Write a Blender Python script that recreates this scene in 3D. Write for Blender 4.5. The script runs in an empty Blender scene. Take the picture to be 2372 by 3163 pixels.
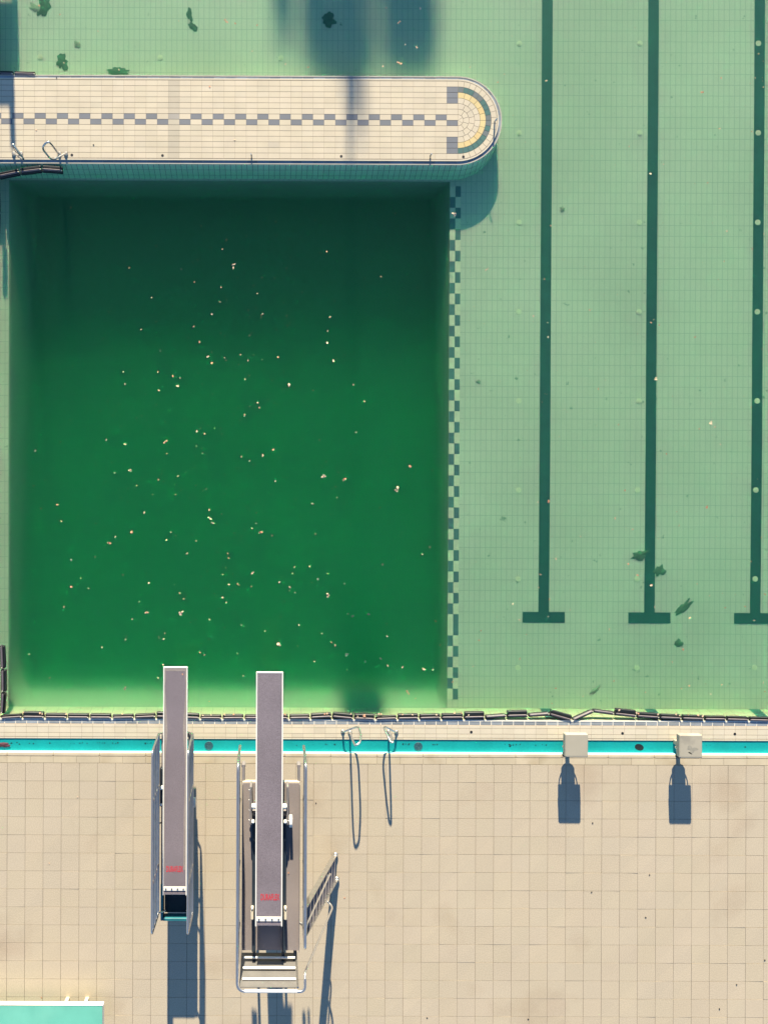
import bpy, bmesh, math, random
from mathutils import Vector, Matrix
R = math.radians
random.seed(7)
SC = bpy.context.scene
C = SC.collection

# ------------------------------------------------------------------ camera, sky, sun, exposure
HCAM = 18.5          # metres above the deck
S0 = 140.0           # photograph pixels per metre at deck level
X0, Y0 = 840.0, 1490.0   # the pixel straight below the camera
TH = R(0.216)        # the pool is turned this much against the picture
cam_d = bpy.data.cameras.new('camera'); cam = bpy.data.objects.new('camera', cam_d); C.objects.link(cam)
cam.location = (0, 0, HCAM); cam.rotation_euler = (0, 0, TH)
cam_d.sensor_fit = 'HORIZONTAL'; cam_d.sensor_width = 36
cam_d.lens = 36 * HCAM / (2372 / S0)
cam_d.shift_x = (1186 - X0) / 2372; cam_d.shift_y = -(1581.5 - Y0) / 2372
cam_d.clip_end = 3000
SC.camera = cam

SUN_EL, SUN_AZ = R(19.0), R(-1.9)     # azimuth measured from +Y (north)
sd = Vector((math.sin(SUN_AZ) * math.cos(SUN_EL), math.cos(SUN_AZ) * math.cos(SUN_EL), math.sin(SUN_EL)))
sun_d = bpy.data.lights.new('sun', 'SUN'); sun_d.energy = 5.0; sun_d.angle = R(0.5); sun_d.color = (1.0, 0.88, 0.66)
sun = bpy.data.objects.new('sun', sun_d); C.objects.link(sun)
sun.rotation_euler = sd.to_track_quat('Z', 'Y').to_euler(); sun.location = sd * 60
W = bpy.data.worlds.new('World'); SC.world = W; W.use_nodes = True
wn = W.node_tree; bgn = wn.nodes['Background']
sky = wn.nodes.new('ShaderNodeTexSky'); sky.sky_type = 'NISHITA'; sky.sun_disc = False
sky.sun_elevation = SUN_EL; sky.sun_rotation = SUN_AZ
wn.links.new(sky.outputs[0], bgn.inputs[0]); bgn.inputs[1].default_value = 0.072
sky.ozone_density = 5.0; sky.dust_density = 0.0; sky.air_density = 1.0
SC.view_settings.view_transform = 'Standard'; SC.view_settings.look = 'None'
SC.view_settings.exposure = 1.38; SC.view_settings.gamma = 1.0
cy = SC.cycles
cy.use_denoising = True; cy.max_bounces = 14; cy.volume_bounces = 8; cy.transparent_max_bounces = 16
cy.sample_clamp_indirect = 6.0; cy.caustics_reflective = False; cy.caustics_refractive = False

# ------------------------------------------------------------------ helpers
cT, sT = math.cos(TH), math.sin(TH)
def P(px, py, h=0.0):
    """pixel of the photograph -> world x, y of the point that stands at height h"""
    s = S0 * HCAM / (HCAM - h)
    x, y = (px - X0) / s, (Y0 - py) / s
    return (x * cT - y * sT, x * sT + y * cT)
def P3(px, py, h=0.0):
    x, y = P(px, py, h); return (x, y, h)

def wloc(o):
    v = Vector((0, 0, 0))
    while o: v += o.location; o = o.parent
    return v

class MB:
    def __init__(s):
        s.v, s.f, s.sm, s.col = [], [], [], []
        s.c = None
    def add(s, verts, faces, smooth=False, col=None):
        o = len(s.v); s.v += [tuple(v) for v in verts]
        for f in faces:
            s.f.append([o + i for i in f]); s.sm.append(smooth); s.col.append(col if col else s.c)
    def quad(s, a, b, c, d, col=None): s.add([a, b, c, d], [(0, 1, 2, 3)], col=col)
    def box(s, x0, x1, y0, y1, z0, z1, col=None, mat=None, bottom=True):
        v = [(x0,y0,z0),(x1,y0,z0),(x1,y1,z0),(x0,y1,z0),(x0,y0,z1),(x1,y0,z1),(x1,y1,z1),(x0,y1,z1)]
        if mat: v = [mat @ Vector(p) for p in v]
        f = [(4,5,6,7),(0,1,5,4),(1,2,6,5),(2,3,7,6),(3,0,4,7)]
        if bottom: f.append((3,2,1,0))
        s.add(v, f, col=col)
    def bbox(s, x0, x1, y0, y1, z0, z1, b=0.01, col=None, mat=None):
        """box with chamfered top and vertical edges"""
        def ring(i, z): return [(x0+i+b,y0+i,z),(x1-i-b,y0+i,z),(x1-i,y0+i+b,z),(x1-i,y1-i-b,z),(x1-i-b,y1-i,z),(x0+i+b,y1-i,z),(x0+i,y1-i-b,z),(x0+i,y0+i+b,z)]
        v = ring(0, z0) + ring(0, z1-b) + ring(b, z1)
        if mat: v = [mat @ Vector(p) for p in v]
        f = [(7,6,5,4,3,2,1,0)]
        for k in (0, 8):
            for i in range(8): f.append((k+i, k+(i+1) % 8, k+8+(i+1) % 8, k+8+i))
        f.append(tuple(16+i for i in range(8)))
        s.add(v, f, col=col)
    def tube(s, pts, r, n=10, closed=False, cap=True, col=None):
        pts = [Vector(p) for p in pts]; m = len(pts)
        rr = r if isinstance(r, (list, tuple)) else [r] * m
        ring = []
        prev = None
        for i in range(m):
            if closed: d = (pts[(i+1) % m] - pts[i-1])
            elif i == 0: d = pts[1] - pts[0]
            elif i == m-1: d = pts[-1] - pts[-2]
            else: d = (pts[i+1] - pts[i]).normalized() + (pts[i] - pts[i-1]).normalized()
            d.normalize()
            if prev is None:
                up = Vector((0,0,1)) if abs(d.z) < 0.9 else Vector((1,0,0))
                a = d.cross(up).normalized()
            else:
                a = (prev - d * prev.dot(d)).normalized()
            prev = a; b = d.cross(a)
            ring.append([pts[i] + (a * math.cos(2*math.pi*k/n) + b * math.sin(2*math.pi*k/n)) * rr[i] for k in range(n)])
        v = [p for q in ring for p in q]; f = []
        mm = m if closed else m-1
        for i in range(mm):
            j = (i+1) % m
            for k in range(n):
                f.append((i*n+k, i*n+(k+1) % n, j*n+(k+1) % n, j*n+k))
        s.add(v, f, True, col)
        if cap and not closed:
            s.add(ring[0], [tuple(range(n))][::1], False, col); s.add(ring[-1], [tuple(range(n))[::-1]], False, col)
    def cyl(s, c, r, h, axis='z', n=20, col=None):
        a = {'x': Vector((1,0,0)), 'y': Vector((0,1,0)), 'z': Vector((0,0,1))}[axis]
        c = Vector(c); s.tube([c, c + a*h], r, n, col=col)
    def sphere(s, c, r, n=10, col=None):
        v, f = [], []; rings = max(4, n//2+1)
        rx, ry, rz = r if isinstance(r, (tuple, list)) else (r, r, r)
        for i in range(rings+1):
            t = math.pi*i/rings
            for k in range(n):
                p = 2*math.pi*k/n
                v.append((c[0]+rx*math.sin(t)*math.cos(p), c[1]+ry*math.sin(t)*math.sin(p), c[2]+rz*math.cos(t)))
        for i in range(rings):
            for k in range(n): f.append((i*n+k, (i+1)*n+k, (i+1)*n+(k+1) % n, i*n+(k+1) % n))
        s.add(v, f, True, col)
    def build(s, name, mat, parent=None, origin=None):
        me = bpy.data.meshes.new(name)
        o3 = Vector(origin) if origin else Vector((0,0,0))
        me.from_pydata([tuple(Vector(p) - o3) for p in s.v], [], s.f)
        me.polygons.foreach_set('use_smooth', s.sm)
        if any(c is not None for c in s.col):
            at = me.color_attributes.new('tint', 'FLOAT_COLOR', 'CORNER')
            data = []
            for f, c in zip(s.f, s.col):
                c = c or (1,1,1)
                data += [c[0], c[1], c[2], 1.0] * len(f)
            at.data.foreach_set('color', data)
        me.materials.append(mat); me.update()
        o = bpy.data.objects.new(name, me); C.objects.link(o)
        if origin: o.location = o3
        if parent:
            o.parent = parent
            o.location = o3 - wloc(parent)
        return o

def tag(o, label=None, cat=None, group=None, kind=None):
    if label: o['label'] = label
    if cat: o['category'] = cat
    if group: o['group'] = group
    if kind: o['kind'] = kind
    return o
def empty(name, loc, label, cat, group=None):
    o = bpy.data.objects.new(name, None); C.objects.link(o); o.location = loc
    o.empty_display_size = 0.2
    return tag(o, label, cat, group)
def fillet(pts, r, n=5):
    """round the corners of a polyline"""
    pts = [Vector(p) for p in pts]; out = [pts[0]]
    for i in range(1, len(pts)-1):
        a, b, c = pts[i-1], pts[i], pts[i+1]
        d1, d2 = (a-b), (c-b); rr = min(r, d1.length*0.45, d2.length*0.45)
        p, q = b + d1.normalized()*rr, b + d2.normalized()*rr
        for k in range(n+1):
            t = k/n; out.append(p*(1-t)**2 + b*2*t*(1-t) + q*t*t)
    out.append(pts[-1]); return out
def fillet_loop(pts, r, n=5):
    pts = [Vector(p) for p in pts]; m = len(pts); out = []
    for i in range(m):
        a, b, c = pts[i-1], pts[i], pts[(i+1) % m]
        d1, d2 = (a-b), (c-b); rr = min(r, d1.length*0.45, d2.length*0.45)
        p, q = b + d1.normalized()*rr, b + d2.normalized()*rr
        for k in range(n+1):
            t = k/n; out.append(p*(1-t)**2 + b*2*t*(1-t) + q*t*t)
    return out

# ------------------------------------------------------------------ materials
def nd(nt, t, **kw):
    n = nt.nodes.new(t)
    for k, v in kw.items(): setattr(n, k, v)
    return n
def mat(name, col, rough=0.6, metal=0.0, noise=8.0, var=0.12, bump=0.0, bscale=60.0, tint=False, spec=0.5, fine=0.0, fscale=150.0, stain=None):
    m = bpy.data.materials.new(name); m.use_nodes = True; nt = m.node_tree
    b = nt.nodes['Principled BSDF']; b.inputs['Roughness'].default_value = rough; b.inputs['Metallic'].default_value = metal
    b.inputs['Specular IOR Level'].default_value = spec
    tc = nd(nt, 'ShaderNodeTexCoord')
    no = nd(nt, 'ShaderNodeTexNoise'); no.inputs['Scale'].default_value = noise; no.inputs['Detail'].default_value = 5.0
    nt.links.new(tc.outputs['Object'], no.inputs['Vector'])
    mr = nd(nt, 'ShaderNodeMapRange'); mr.inputs[1].default_value = 0.25; mr.inputs[2].default_value = 0.75
    mr.inputs[3].default_value = 1-var; mr.inputs[4].default_value = 1+var
    nt.links.new(no.outputs['Fac'], mr.inputs[0])
    vm = nd(nt, 'ShaderNodeVectorMath', operation='SCALE'); vm.inputs[0].default_value = col[:3]
    nt.links.new(mr.outputs[0], vm.inputs['Scale']); last = vm.outputs[0]
    if fine:
        n2 = nd(nt, 'ShaderNodeTexNoise'); n2.inputs['Scale'].default_value = fscale; n2.inputs['Detail'].default_value = 2.0
        nt.links.new(tc.outputs['Object'], n2.inputs['Vector'])
        m2 = nd(nt, 'ShaderNodeMapRange'); m2.inputs[1].default_value = 0.3; m2.inputs[2].default_value = 0.7
        m2.inputs[3].default_value = 1-fine; m2.inputs[4].default_value = 1+fine
        nt.links.new(n2.outputs['Fac'], m2.inputs[0])
        v2 = nd(nt, 'ShaderNodeVectorMath', operation='SCALE'); nt.links.new(last, v2.inputs[0]); nt.links.new(m2.outputs[0], v2.inputs['Scale']); last = v2.outputs[0]
    if stain:
        sc_, lo, hi, scol = stain
        n3 = nd(nt, 'ShaderNodeTexNoise'); n3.inputs['Scale'].default_value = sc_; n3.inputs['Detail'].default_value = 6.0
        nt.links.new(tc.outputs['Object'], n3.inputs['Vector'])
        m3 = nd(nt, 'ShaderNodeMapRange'); m3.inputs[1].default_value = lo; m3.inputs[2].default_value = hi
        nt.links.new(n3.outputs['Fac'], m3.inputs[0])
        mx = nd(nt, 'ShaderNodeMix', data_type='RGBA', blend_type='MULTIPLY')
        nt.links.new(m3.outputs[0], mx.inputs[0]); nt.links.new(last, mx.inputs[6]); mx.inputs[7].default_value = (*scol, 1)
        last = mx.outputs[2]
    if tint:
        at = nd(nt, 'ShaderNodeAttribute'); at.attribute_name = 'tint'
        v3 = nd(nt, 'ShaderNodeVectorMath', operation='MULTIPLY'); nt.links.new(last, v3.inputs[0]); nt.links.new(at.outputs['Color'], v3.inputs[1]); last = v3.outputs[0]
    nt.links.new(last, b.inputs['Base Color'])
    if bump:
        nb = nd(nt, 'ShaderNodeTexNoise'); nb.inputs['Scale'].default_value = bscale; nb.inputs['Detail'].default_value = 4.0
        nt.links.new(tc.outputs['Object'], nb.inputs['Vector'])
        bp = nd(nt, 'ShaderNodeBump'); bp.inputs['Strength'].default_value = bump; bp.inputs['Distance'].default_value = 0.01
        nt.links.new(nb.outputs['Fac'], bp.inputs['Height']); nt.links.new(bp.outputs[0], b.inputs['Normal'])
    return m

M = {}
M['paver'] = mat('concrete paver', (0.505, 0.428, 0.318), 0.9, noise=0.9, var=0.03, bump=0.12, bscale=90, tint=True, spec=0.2, fine=0.10, fscale=45, stain=(0.55, 0.58, 0.75, (0.86, 0.82, 0.80)))
M['joint'] = mat('joint sand', (0.17, 0.13, 0.10), 0.95, noise=5, var=0.25, spec=0.1)
M['coping'] = mat('coping stone', (0.53, 0.45, 0.32), 0.85, noise=3, var=0.08, tint=True, spec=0.2, fine=0.05, stain=(1.3, 0.52, 0.7, (0.82, 0.78, 0.72)))
M['tile'] = mat('glazed tile', (0.62, 0.545, 0.415), 0.55, noise=2.2, var=0.06, tint=True, spec=0.3, fine=0.03, fscale=60)
M['grout'] = mat('tile grout', (0.24, 0.19, 0.15), 0.9, noise=4, var=0.2, spec=0.1)
M['white_grout'] = mat('white grout', (0.80, 0.76, 0.66), 0.7, noise=6, var=0.08)
M['lip'] = mat('worn lip tile', (0.42, 0.40, 0.34), 0.6, noise=6, var=0.1)
M['gutter'] = mat('gutter tile', (0.24, 0.28, 0.32), 0.35, noise=4, var=0.15, tint=True)
M['teal'] = mat('cyan channel paint', (0.005, 0.30, 0.305), 0.5, noise=1.6, var=0.14, spec=0.3, fine=0.06, fscale=30, stain=(2.5, 0.5, 0.8, (1.6, 1.02, 1.0)))
M['wall_tile'] = mat('wall tile', (0.36, 0.35, 0.22), 0.5, noise=3, var=0.07, tint=True)
M['dark_tile'] = mat('dark blue tile', (0.018, 0.075, 0.068), 0.5, noise=5, var=0.2)
M['steel'] = mat('polished steel', (0.60, 0.58, 0.57), 0.28, 0.85, noise=10, var=0.05)
M['dull_steel'] = mat('brushed steel', (0.55, 0.54, 0.52), 0.42, 1.0, noise=12, var=0.12, fine=0.05)
M['alu'] = mat('bright aluminium', (0.86, 0.83, 0.76), 0.5, 0.0, noise=10, var=0.05)
M['galv'] = mat('painted grey metal', (0.22, 0.20, 0.20), 0.6, 0.0, noise=6, var=0.10, fine=0.05)
M['grit'] = mat('grey grit tread', (0.215, 0.185, 0.207), 0.95, noise=1.4, var=0.10, spec=0.15, fine=0.22, fscale=70, bump=0.3, bscale=250)
M['sheet'] = mat('pale sheet metal', (0.145, 0.138, 0.132), 0.45, noise=5, var=0.12, fine=0.05)
M['grit_wear'] = mat('worn pale grit', (0.30, 0.26, 0.24), 0.9, noise=3, var=0.12, spec=0.15, fine=0.16, fscale=70)
M['platform'] = mat('platform grit sheet', (0.27, 0.235, 0.230), 0.9, noise=1.2, var=0.14, spec=0.2, fine=0.12, fscale=70, bump=0.2, bscale=200)
M['navy'] = mat('dark stand paint', (0.018, 0.03, 0.045), 0.6, noise=6, var=0.2)
M['stand_teal'] = mat('teal stand paint', (0.02, 0.16, 0.19), 0.5, noise=5, var=0.15)
M['white_plastic'] = mat('white plastic', (0.86, 0.83, 0.76), 0.4, noise=5, var=0.03)
M['red'] = mat('red lettering', (0.55, 0.045, 0.065), 0.8, noise=30, var=0.3, spec=0.2)
M['float_body'] = mat('black float foam', (0.010, 0.014, 0.016), 0.5, noise=10, var=0.3)
M['float_bar'] = mat('grey float bar', (0.15, 0.125, 0.135), 0.5, noise=14, var=0.2, tint=False)
M['rope'] = mat('pale rope', (0.5, 0.48, 0.36), 0.8, noise=20, var=0.2)
M['leaf'] = mat('dry leaf', (0.74, 0.52, 0.34), 0.8, noise=40, var=0.25, tint=True, spec=0.2)
M['litter'] = mat('sunken litter', (0.085, 0.145, 0.095), 0.9, noise=9, var=0.3, spec=0.1)
M['faint_litter'] = mat('thin sunken silt', (0.30, 0.34, 0.22), 0.9, noise=9, var=0.2, spec=0.1)
M['block'] = mat('fibreglass block', (0.40, 0.365, 0.285), 0.6, noise=2.5, var=0.06, fine=0.03, stain=(3.0, 0.56, 0.7, (0.80, 0.80, 0.82)))
M['mint'] = mat('mint paint', (0.16, 0.52, 0.40), 0.5, noise=1.2, var=0.10, stain=(1.5, 0.5, 0.8, (1.25, 1.12, 1.12)))
M['cream_paint'] = mat('cream paint', (0.66, 0.58, 0.43), 0.6, noise=4, var=0.06)
M['socket'] = mat('dark socket', (0.010, 0.012, 0.016), 0.6, noise=30, var=0.3)
M['grate'] = mat('drain grate', (0.025, 0.10, 0.13), 0.6, noise=50, var=0.5)
M['inlet'] = mat('pale inlet cap', (0.70, 0.66, 0.42), 0.5, noise=20, var=0.05)
M['foliage'] = mat('dark foliage', (0.05, 0.09, 0.03), 0.8, noise=3, var=0.3, spec=0.2)
M['bark'] = mat('bark', (0.12, 0.08, 0.05), 0.9, noise=6, var=0.2)

def floor_material():
    m = bpy.data.materials.new('pool floor tile'); m.use_nodes = True; nt = m.node_tree
    b = nt.nodes['Principled BSDF']; b.inputs['Roughness'].default_value = 0.6
    tc = nd(nt, 'ShaderNodeTexCoord')
    br = nd(nt, 'ShaderNodeTexBrick'); br.offset = 0.0; br.squash = 1.0
    br.inputs['Scale'].default_value = 1.0; br.inputs['Brick Width'].default_value = 0.1218; br.inputs['Row Height'].default_value = 0.2452
    br.inputs['Mortar Size'].default_value = 0.0075; br.inputs['Mortar Smooth'].default_value = 0.3
    br.inputs['Color1'].default_value = (0.60, 0.56, 0.41, 1); br.inputs['Color2'].default_value = (0.575, 0.54, 0.395, 1)
    br.inputs['Mortar'].default_value = (0.385, 0.385, 0.285, 1)
    nt.links.new(tc.outputs['Object'], br.inputs['Vector'])
    n = nd(nt, 'ShaderNodeTexNoise'); n.inputs['Scale'].default_value = 0.35; n.inputs['Detail'].default_value = 6
    nt.links.new(tc.outputs['Object'], n.inputs['Vector'])
    mr = nd(nt, 'ShaderNodeMapRange'); mr.inputs[1].default_value = 0.3; mr.inputs[2].default_value = 0.7; mr.inputs[3].default_value = 0.90; mr.inputs[4].default_value = 1.08
    nt.links.new(n.outputs['Fac'], mr.inputs[0])
    vm = nd(nt, 'ShaderNodeVectorMath', operation='SCALE'); nt.links.new(br.outputs['Color'], vm.inputs[0]); nt.links.new(mr.outputs[0], vm.inputs['Scale'])
    # small dark specks of settled dirt
    n2 = nd(nt, 'ShaderNodeTexNoise'); n2.inputs['Scale'].default_value = 5.5; n2.inputs['Detail'].default_value = 3
    nt.links.new(tc.outputs['Object'], n2.inputs['Vector'])
    m2 = nd(nt, 'ShaderNodeMapRange'); m2.inputs[1].default_value = 0.70; m2.inputs[2].default_value = 0.76
    nt.links.new(n2.outputs['Fac'], m2.inputs[0])
    mx = nd(nt, 'ShaderNodeMix', data_type='RGBA', blend_type='MIX'); nt.links.new(m2.outputs[0], mx.inputs[0]); nt.links.new(vm.outputs[0], mx.inputs[6]); mx.inputs[7].default_value = (0.2, 0.22, 0.14, 1)
    nt.links.new(mx.outputs[2], b.inputs['Base Color'])
    return m
M['floor'] = floor_material()

FWD = 0.7
def water_material(SIG_S, SIG_A, surface=True, name='green water'):
    m = bpy.data.materials.new(name); m.use_nodes = True; nt = m.node_tree
    for n in list(nt.nodes): nt.nodes.remove(n)
    out = nd(nt, 'ShaderNodeOutputMaterial')
    tr = nd(nt, 'ShaderNodeBsdfTransparent'); gl = nd(nt, 'ShaderNodeBsdfGlossy'); gl.inputs['Roughness'].default_value = 0.04
    fr = nd(nt, 'ShaderNodeFresnel'); 
    ge = nd(nt, 'ShaderNodeNewGeometry'); ir = nd(nt, 'ShaderNodeMapRange'); ir.inputs[3].default_value = 1.33; ir.inputs[4].default_value = 1/1.33
    nt.links.new(ge.outputs['Backfacing'], ir.inputs[0]); nt.links.new(ir.outputs[0], fr.inputs['IOR'])
    n = nd(nt, 'ShaderNodeTexNoise'); n.inputs['Scale'].default_value = 2.2; n.inputs['Detail'].default_value = 3
    tc = nd(nt, 'ShaderNodeTexCoord'); nt.links.new(tc.outputs['Object'], n.inputs['Vector'])
    bp = nd(nt, 'ShaderNodeBump'); bp.inputs['Strength'].default_value = 0.06; bp.inputs['Distance'].default_value = 0.05
    nt.links.new(n.outputs['Fac'], bp.inputs['Height']); nt.links.new(bp.outputs[0], gl.inputs['Normal'])
    mx = nd(nt, 'ShaderNodeMixShader'); nt.links.new(fr.outputs[0], mx.inputs[0]); nt.links.new(tr.outputs[0], mx.inputs[1]); nt.links.new(gl.outputs[0], mx.inputs[2])
    if surface: nt.links.new(mx.outputs[0], out.inputs['Surface'])
    def coef(nt, node, s, invert):
        d = max(s) * 1.02; node.inputs['Density'].default_value = d
        node.inputs['Color'].default_value = (*[(1 - c/d) if invert else c/d for c in s], 1)
    sc_ = nd(nt, 'ShaderNodeVolumeScatter'); coef(nt, sc_, SIG_S, False); sc_.inputs['Anisotropy'].default_value = 0.0
    ab = nd(nt, 'ShaderNodeVolumeAbsorption'); coef(nt, ab, SIG_A, True)
    ad = nd(nt, 'ShaderNodeAddShader'); nt.links.new(sc_.outputs[0], ad.inputs[0]); nt.links.new(ab.outputs[0], ad.inputs[1])
    if surface and FWD:
        fw = nd(nt, 'ShaderNodeVolumeScatter'); fw.inputs['Density'].default_value = FWD; fw.inputs['Color'].default_value = (0.25, 1.0, 0.7, 1); fw.inputs['Anisotropy'].default_value = 0.95
        a2 = nd(nt, 'ShaderNodeAddShader'); nt.links.new(ad.outputs[0], a2.inputs[0]); nt.links.new(fw.outputs[0], a2.inputs[1]); ad = a2
    nt.links.new(ad.outputs[0], out.inputs['Volume'])
    m.cycles.homogeneous_volume = True
    return m
SIG_S = (0.008, 0.028, 0.018)
SIG_A = (0.46, 0.078, 0.265)
M['water'] = water_material(SIG_S, SIG_A)
M['silt'] = water_material((0.26, 1.08, 0.64), (1.95, 0.58, 1.05), False, 'silt')  # scattering volume added to shape the shade in the pit

# ------------------------------------------------------------------ levels of the pool (metres, deck = 0)
ZR = -0.10      # tiled rim and walkway
ZG = -0.125     # sunk gutter tiles
ZW = -0.16      # water
ZF = -0.60      # shallow floor as it is built
YJ = P(1186, 2361.5)[1]                      # joint between coping stones and pavers
def row(py): return P(1186, py + 4.5)[1]      # photograph row at the left edge -> y of a long east-west line
XL, XR, YN = -6.34, 24.0, 14.5                # west, east and north edges of the pool

# ------------------------------------------------------------------ deck and ground
g = MB(); G = 900
yS, yN_ = YJ, YN + 0.3
zg = -0.012
for (a, b, c, d) in ((-G, G, -G, YJ), (-G, XL-0.5, YJ, G), (XR+0.3, G, YJ, G), (XL-0.5, XR+0.3, yN_, G)):
    g.quad((a, c, zg), (b, c, zg), (b, d, zg), (a, d, zg))
tag(g.build('ground', M['joint']), kind='structure')
dk = MB(); pit = 55.65/S0; gap = 0.0035
x_ph = P(1024.4, 2400)[0]
rnd = random.Random(3)
def jit(r, a): 
    k = 1 + r.uniform(-a, a); return (k*(1+r.uniform(-.008,.008)), k, k*(1+r.uniform(-.015,.015)))
for j in range(0, 34):
    y1 = YJ - j*pit; y0 = y1 - pit
    for i in range(-44, 42):
        x0 = x_ph + i*pit; x1 = x0 + pit
        z = rnd.uniform(-0.0016, 0.0016); t = rnd.uniform(-0.0014, 0.0014); u = rnd.uniform(-0.0013, 0.0013)
        g1 = gap*rnd.uniform(0.6, 1.1); g2 = gap*rnd.uniform(0.6, 1.1)
        a = (x0+g1, y0+g2); b = (x1-g1, y0+g2); c = (x1-g1, y1-g2); d = (x0+g1, y1-g2)
        v = [(*a, -0.04), (*b, -0.04), (*c, -0.04), (*d, -0.04), (*a, z-t), (*b, z+t), (*c, z+u), (*d, z-u)]
        dk.add(v, [(4,5,6,7),(0,1,5,4),(1,2,6,5),(2,3,7,6),(3,0,4,7)], col=jit(rnd, 0.018))
deck = tag(dk.build('deck', M['paver']), kind='structure')

# coping stones along the channel, the channel itself, the tiled rim
YC0, YC1, YLIP, YCH = row(2336), row(2330), row(2324), row(2285)
cs = MB(); L = 0.51
x = XL - 0.5; 
while x < XR:
    z = rnd.uniform(-.001, .001)
    cs.box(x+0.002, x+L-0.002, YJ+0.006, YC0-0.001, -0.08, 0.001+z, col=jit(rnd, .05)); x += L
cs_o = tag(cs.build('coping', M['coping']), kind='structure')
lip = MB(); x = XL - 0.5
while x < XR:
    lip.bbox(x+0.001, x+L*2-0.001, YC0+0.002, YLIP, ZR-0.06, 0.004, b=0.012, col=(1.06,1.06,1.08)); x += L*2
lip.build('coping_edge', M['coping'], cs_o)
ch = MB(); ch.box(XL-0.5, XR, YLIP-0.01, YCH+0.02, -0.3, ZR-0.014)
tag(ch.build('channel', M['teal']), kind='structure')
bk = MB()
bk.quad((XL-.5, YLIP+0.0025, ZR-0.02), (XL-.5, YLIP+0.0025, -0.012), (XR, YLIP+0.0025, -0.012), (XR, YLIP+0.0025, ZR-0.02))
bk.build('channel_side', mat('sunlit cyan paint', (0.35, 0.78, 0.76), 0.6, noise=3, var=0.06), bpy.data.objects['channel'])  # paler than the channel: sun on this upright face is put into the colour
# drains in the channel
def disc(mb, x, y, z, r, n=22, col=None, h=0.004):
    mb.tube([(x, y, z-0.02), (x, y, z+h)], r, n, col=col)
for k, (px, m_, lab) in enumerate(((645, 'grate', 'round slotted drain cover in the cyan channel right of the low diving board'),
                          (1292, 'grate', 'round slotted drain cover in the cyan channel right of the two grab rails'),
                          (1975, 'socket', 'open dark drain hole in the cyan channel between the two starting blocks'))):
    x, y = P(px, 2306 + (px/2372)*9 - 4, ZR)
    mb = MB(); r = 0.085 if m_ == 'grate' else 0.085
    if m_ == 'grate':
        z = ZR-0.010
        for q in range(3):
            rr = r*(1-q*0.3); pts = [(x+rr*math.cos(t*math.pi/14), y+rr*math.sin(t*math.pi/14), z) for t in range(28)]
            mb.tube(pts, 0.009, 6, closed=True)
        for q in range(8):
            t = q*math.pi/8; mb.tube([(x-r*math.cos(t), y-r*math.sin(t), z), (x+r*math.cos(t), y+r*math.sin(t), z)], 0.005, 5)
    else:
        pts = []
        for t in range(24):
            a = t*math.pi/12; rr = r*(1+0.12*math.cos(2*a+0.8)); pts.append((x+rr*math.cos(a)*1.05, y+rr*math.sin(a)*0.92, ZR-0.011))
        mb.add(pts + [(p[0], p[1], ZR-0.05) for p in pts], [tuple(range(24))] + [(i, (i+24), (i+1) % 24 + 24, (i+1) % 24) for i in range(24)])
    tag(mb.build('drain_cover' if m_ == 'grate' else 'drain_hole', M[m_], origin=(x, y, ZR)), lab, 'drain')

rim = MB()                                   # grout bed with rows of tiles on it
YG0, YG1, YWAT = row(2240), row(2231.5), row(2224)
rim.box(XL-.5, XR, YCH, YG0, -0.7, ZR-0.003)
rim_o = tag(rim.build('pool_rim', M['grout']), kind='structure')
rt = MB(); TP = 34.4/S0
xph = P(17+30, 2262, ZR)[0]
for (ya, yb, tone) in ((2280.5, 2285, 1.0), (2267.5, 2279, 1.0), (2249.5, 2266.5, 1.02), (2240.3, 2248.6, 1.04)):
    i = -30
    while True:
        x0 = xph + i*TP; i += 1
        if x0 > XR: break
        if x0 < XL-.5: continue
        j_ = jit(rnd, .03); pale = 0.93 if rnd.random() < 0.05 else 1
        gx = 0.0022 if ya > 2280 or rnd.random() < .8 else 0.0006
        rt.box(x0+gx, x0+TP-gx, row(yb)+0.0005, row(ya)-0.0005, ZR-0.02, ZR+rnd.uniform(0, .0012), col=tuple(c*tone*pale for c in j_), bottom=False)
rt.build('rim_tiles', M['tile'], rim_o)
# thin pool-side gutter: white grout with blue-grey tiles, and a white nosing
gt = MB(); gt.box(XL-.5, XR, YG0, YWAT-0.0, -0.6, ZG-0.004); gt.build('gutter_grout', M['white_grout'], rim_o)
gs = MB()
i = -30
while xph + i*TP < XR:
    x0 = xph + i*TP; i += 1
    if x0 < XL-.5: continue
    k = rnd.uniform(.8, 1.25); lean = -0.028
    for (ya, yb, kk) in ((2233.2, 2239.6, 1.0), (2228.4, 2231.2, 0.8)):
        y0, y1 = row(yb), row(ya)
        gs.add([(x0+.008, y0, ZG), (x0+TP-.008, y0, ZG), (x0+TP-.008, y1, ZG), (x0+.008, y1, ZG)], [(0,1,2,3)], col=(k*kk,)*3)
gs.build('gutter_tiles', M['gutter'], rim_o)

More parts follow.
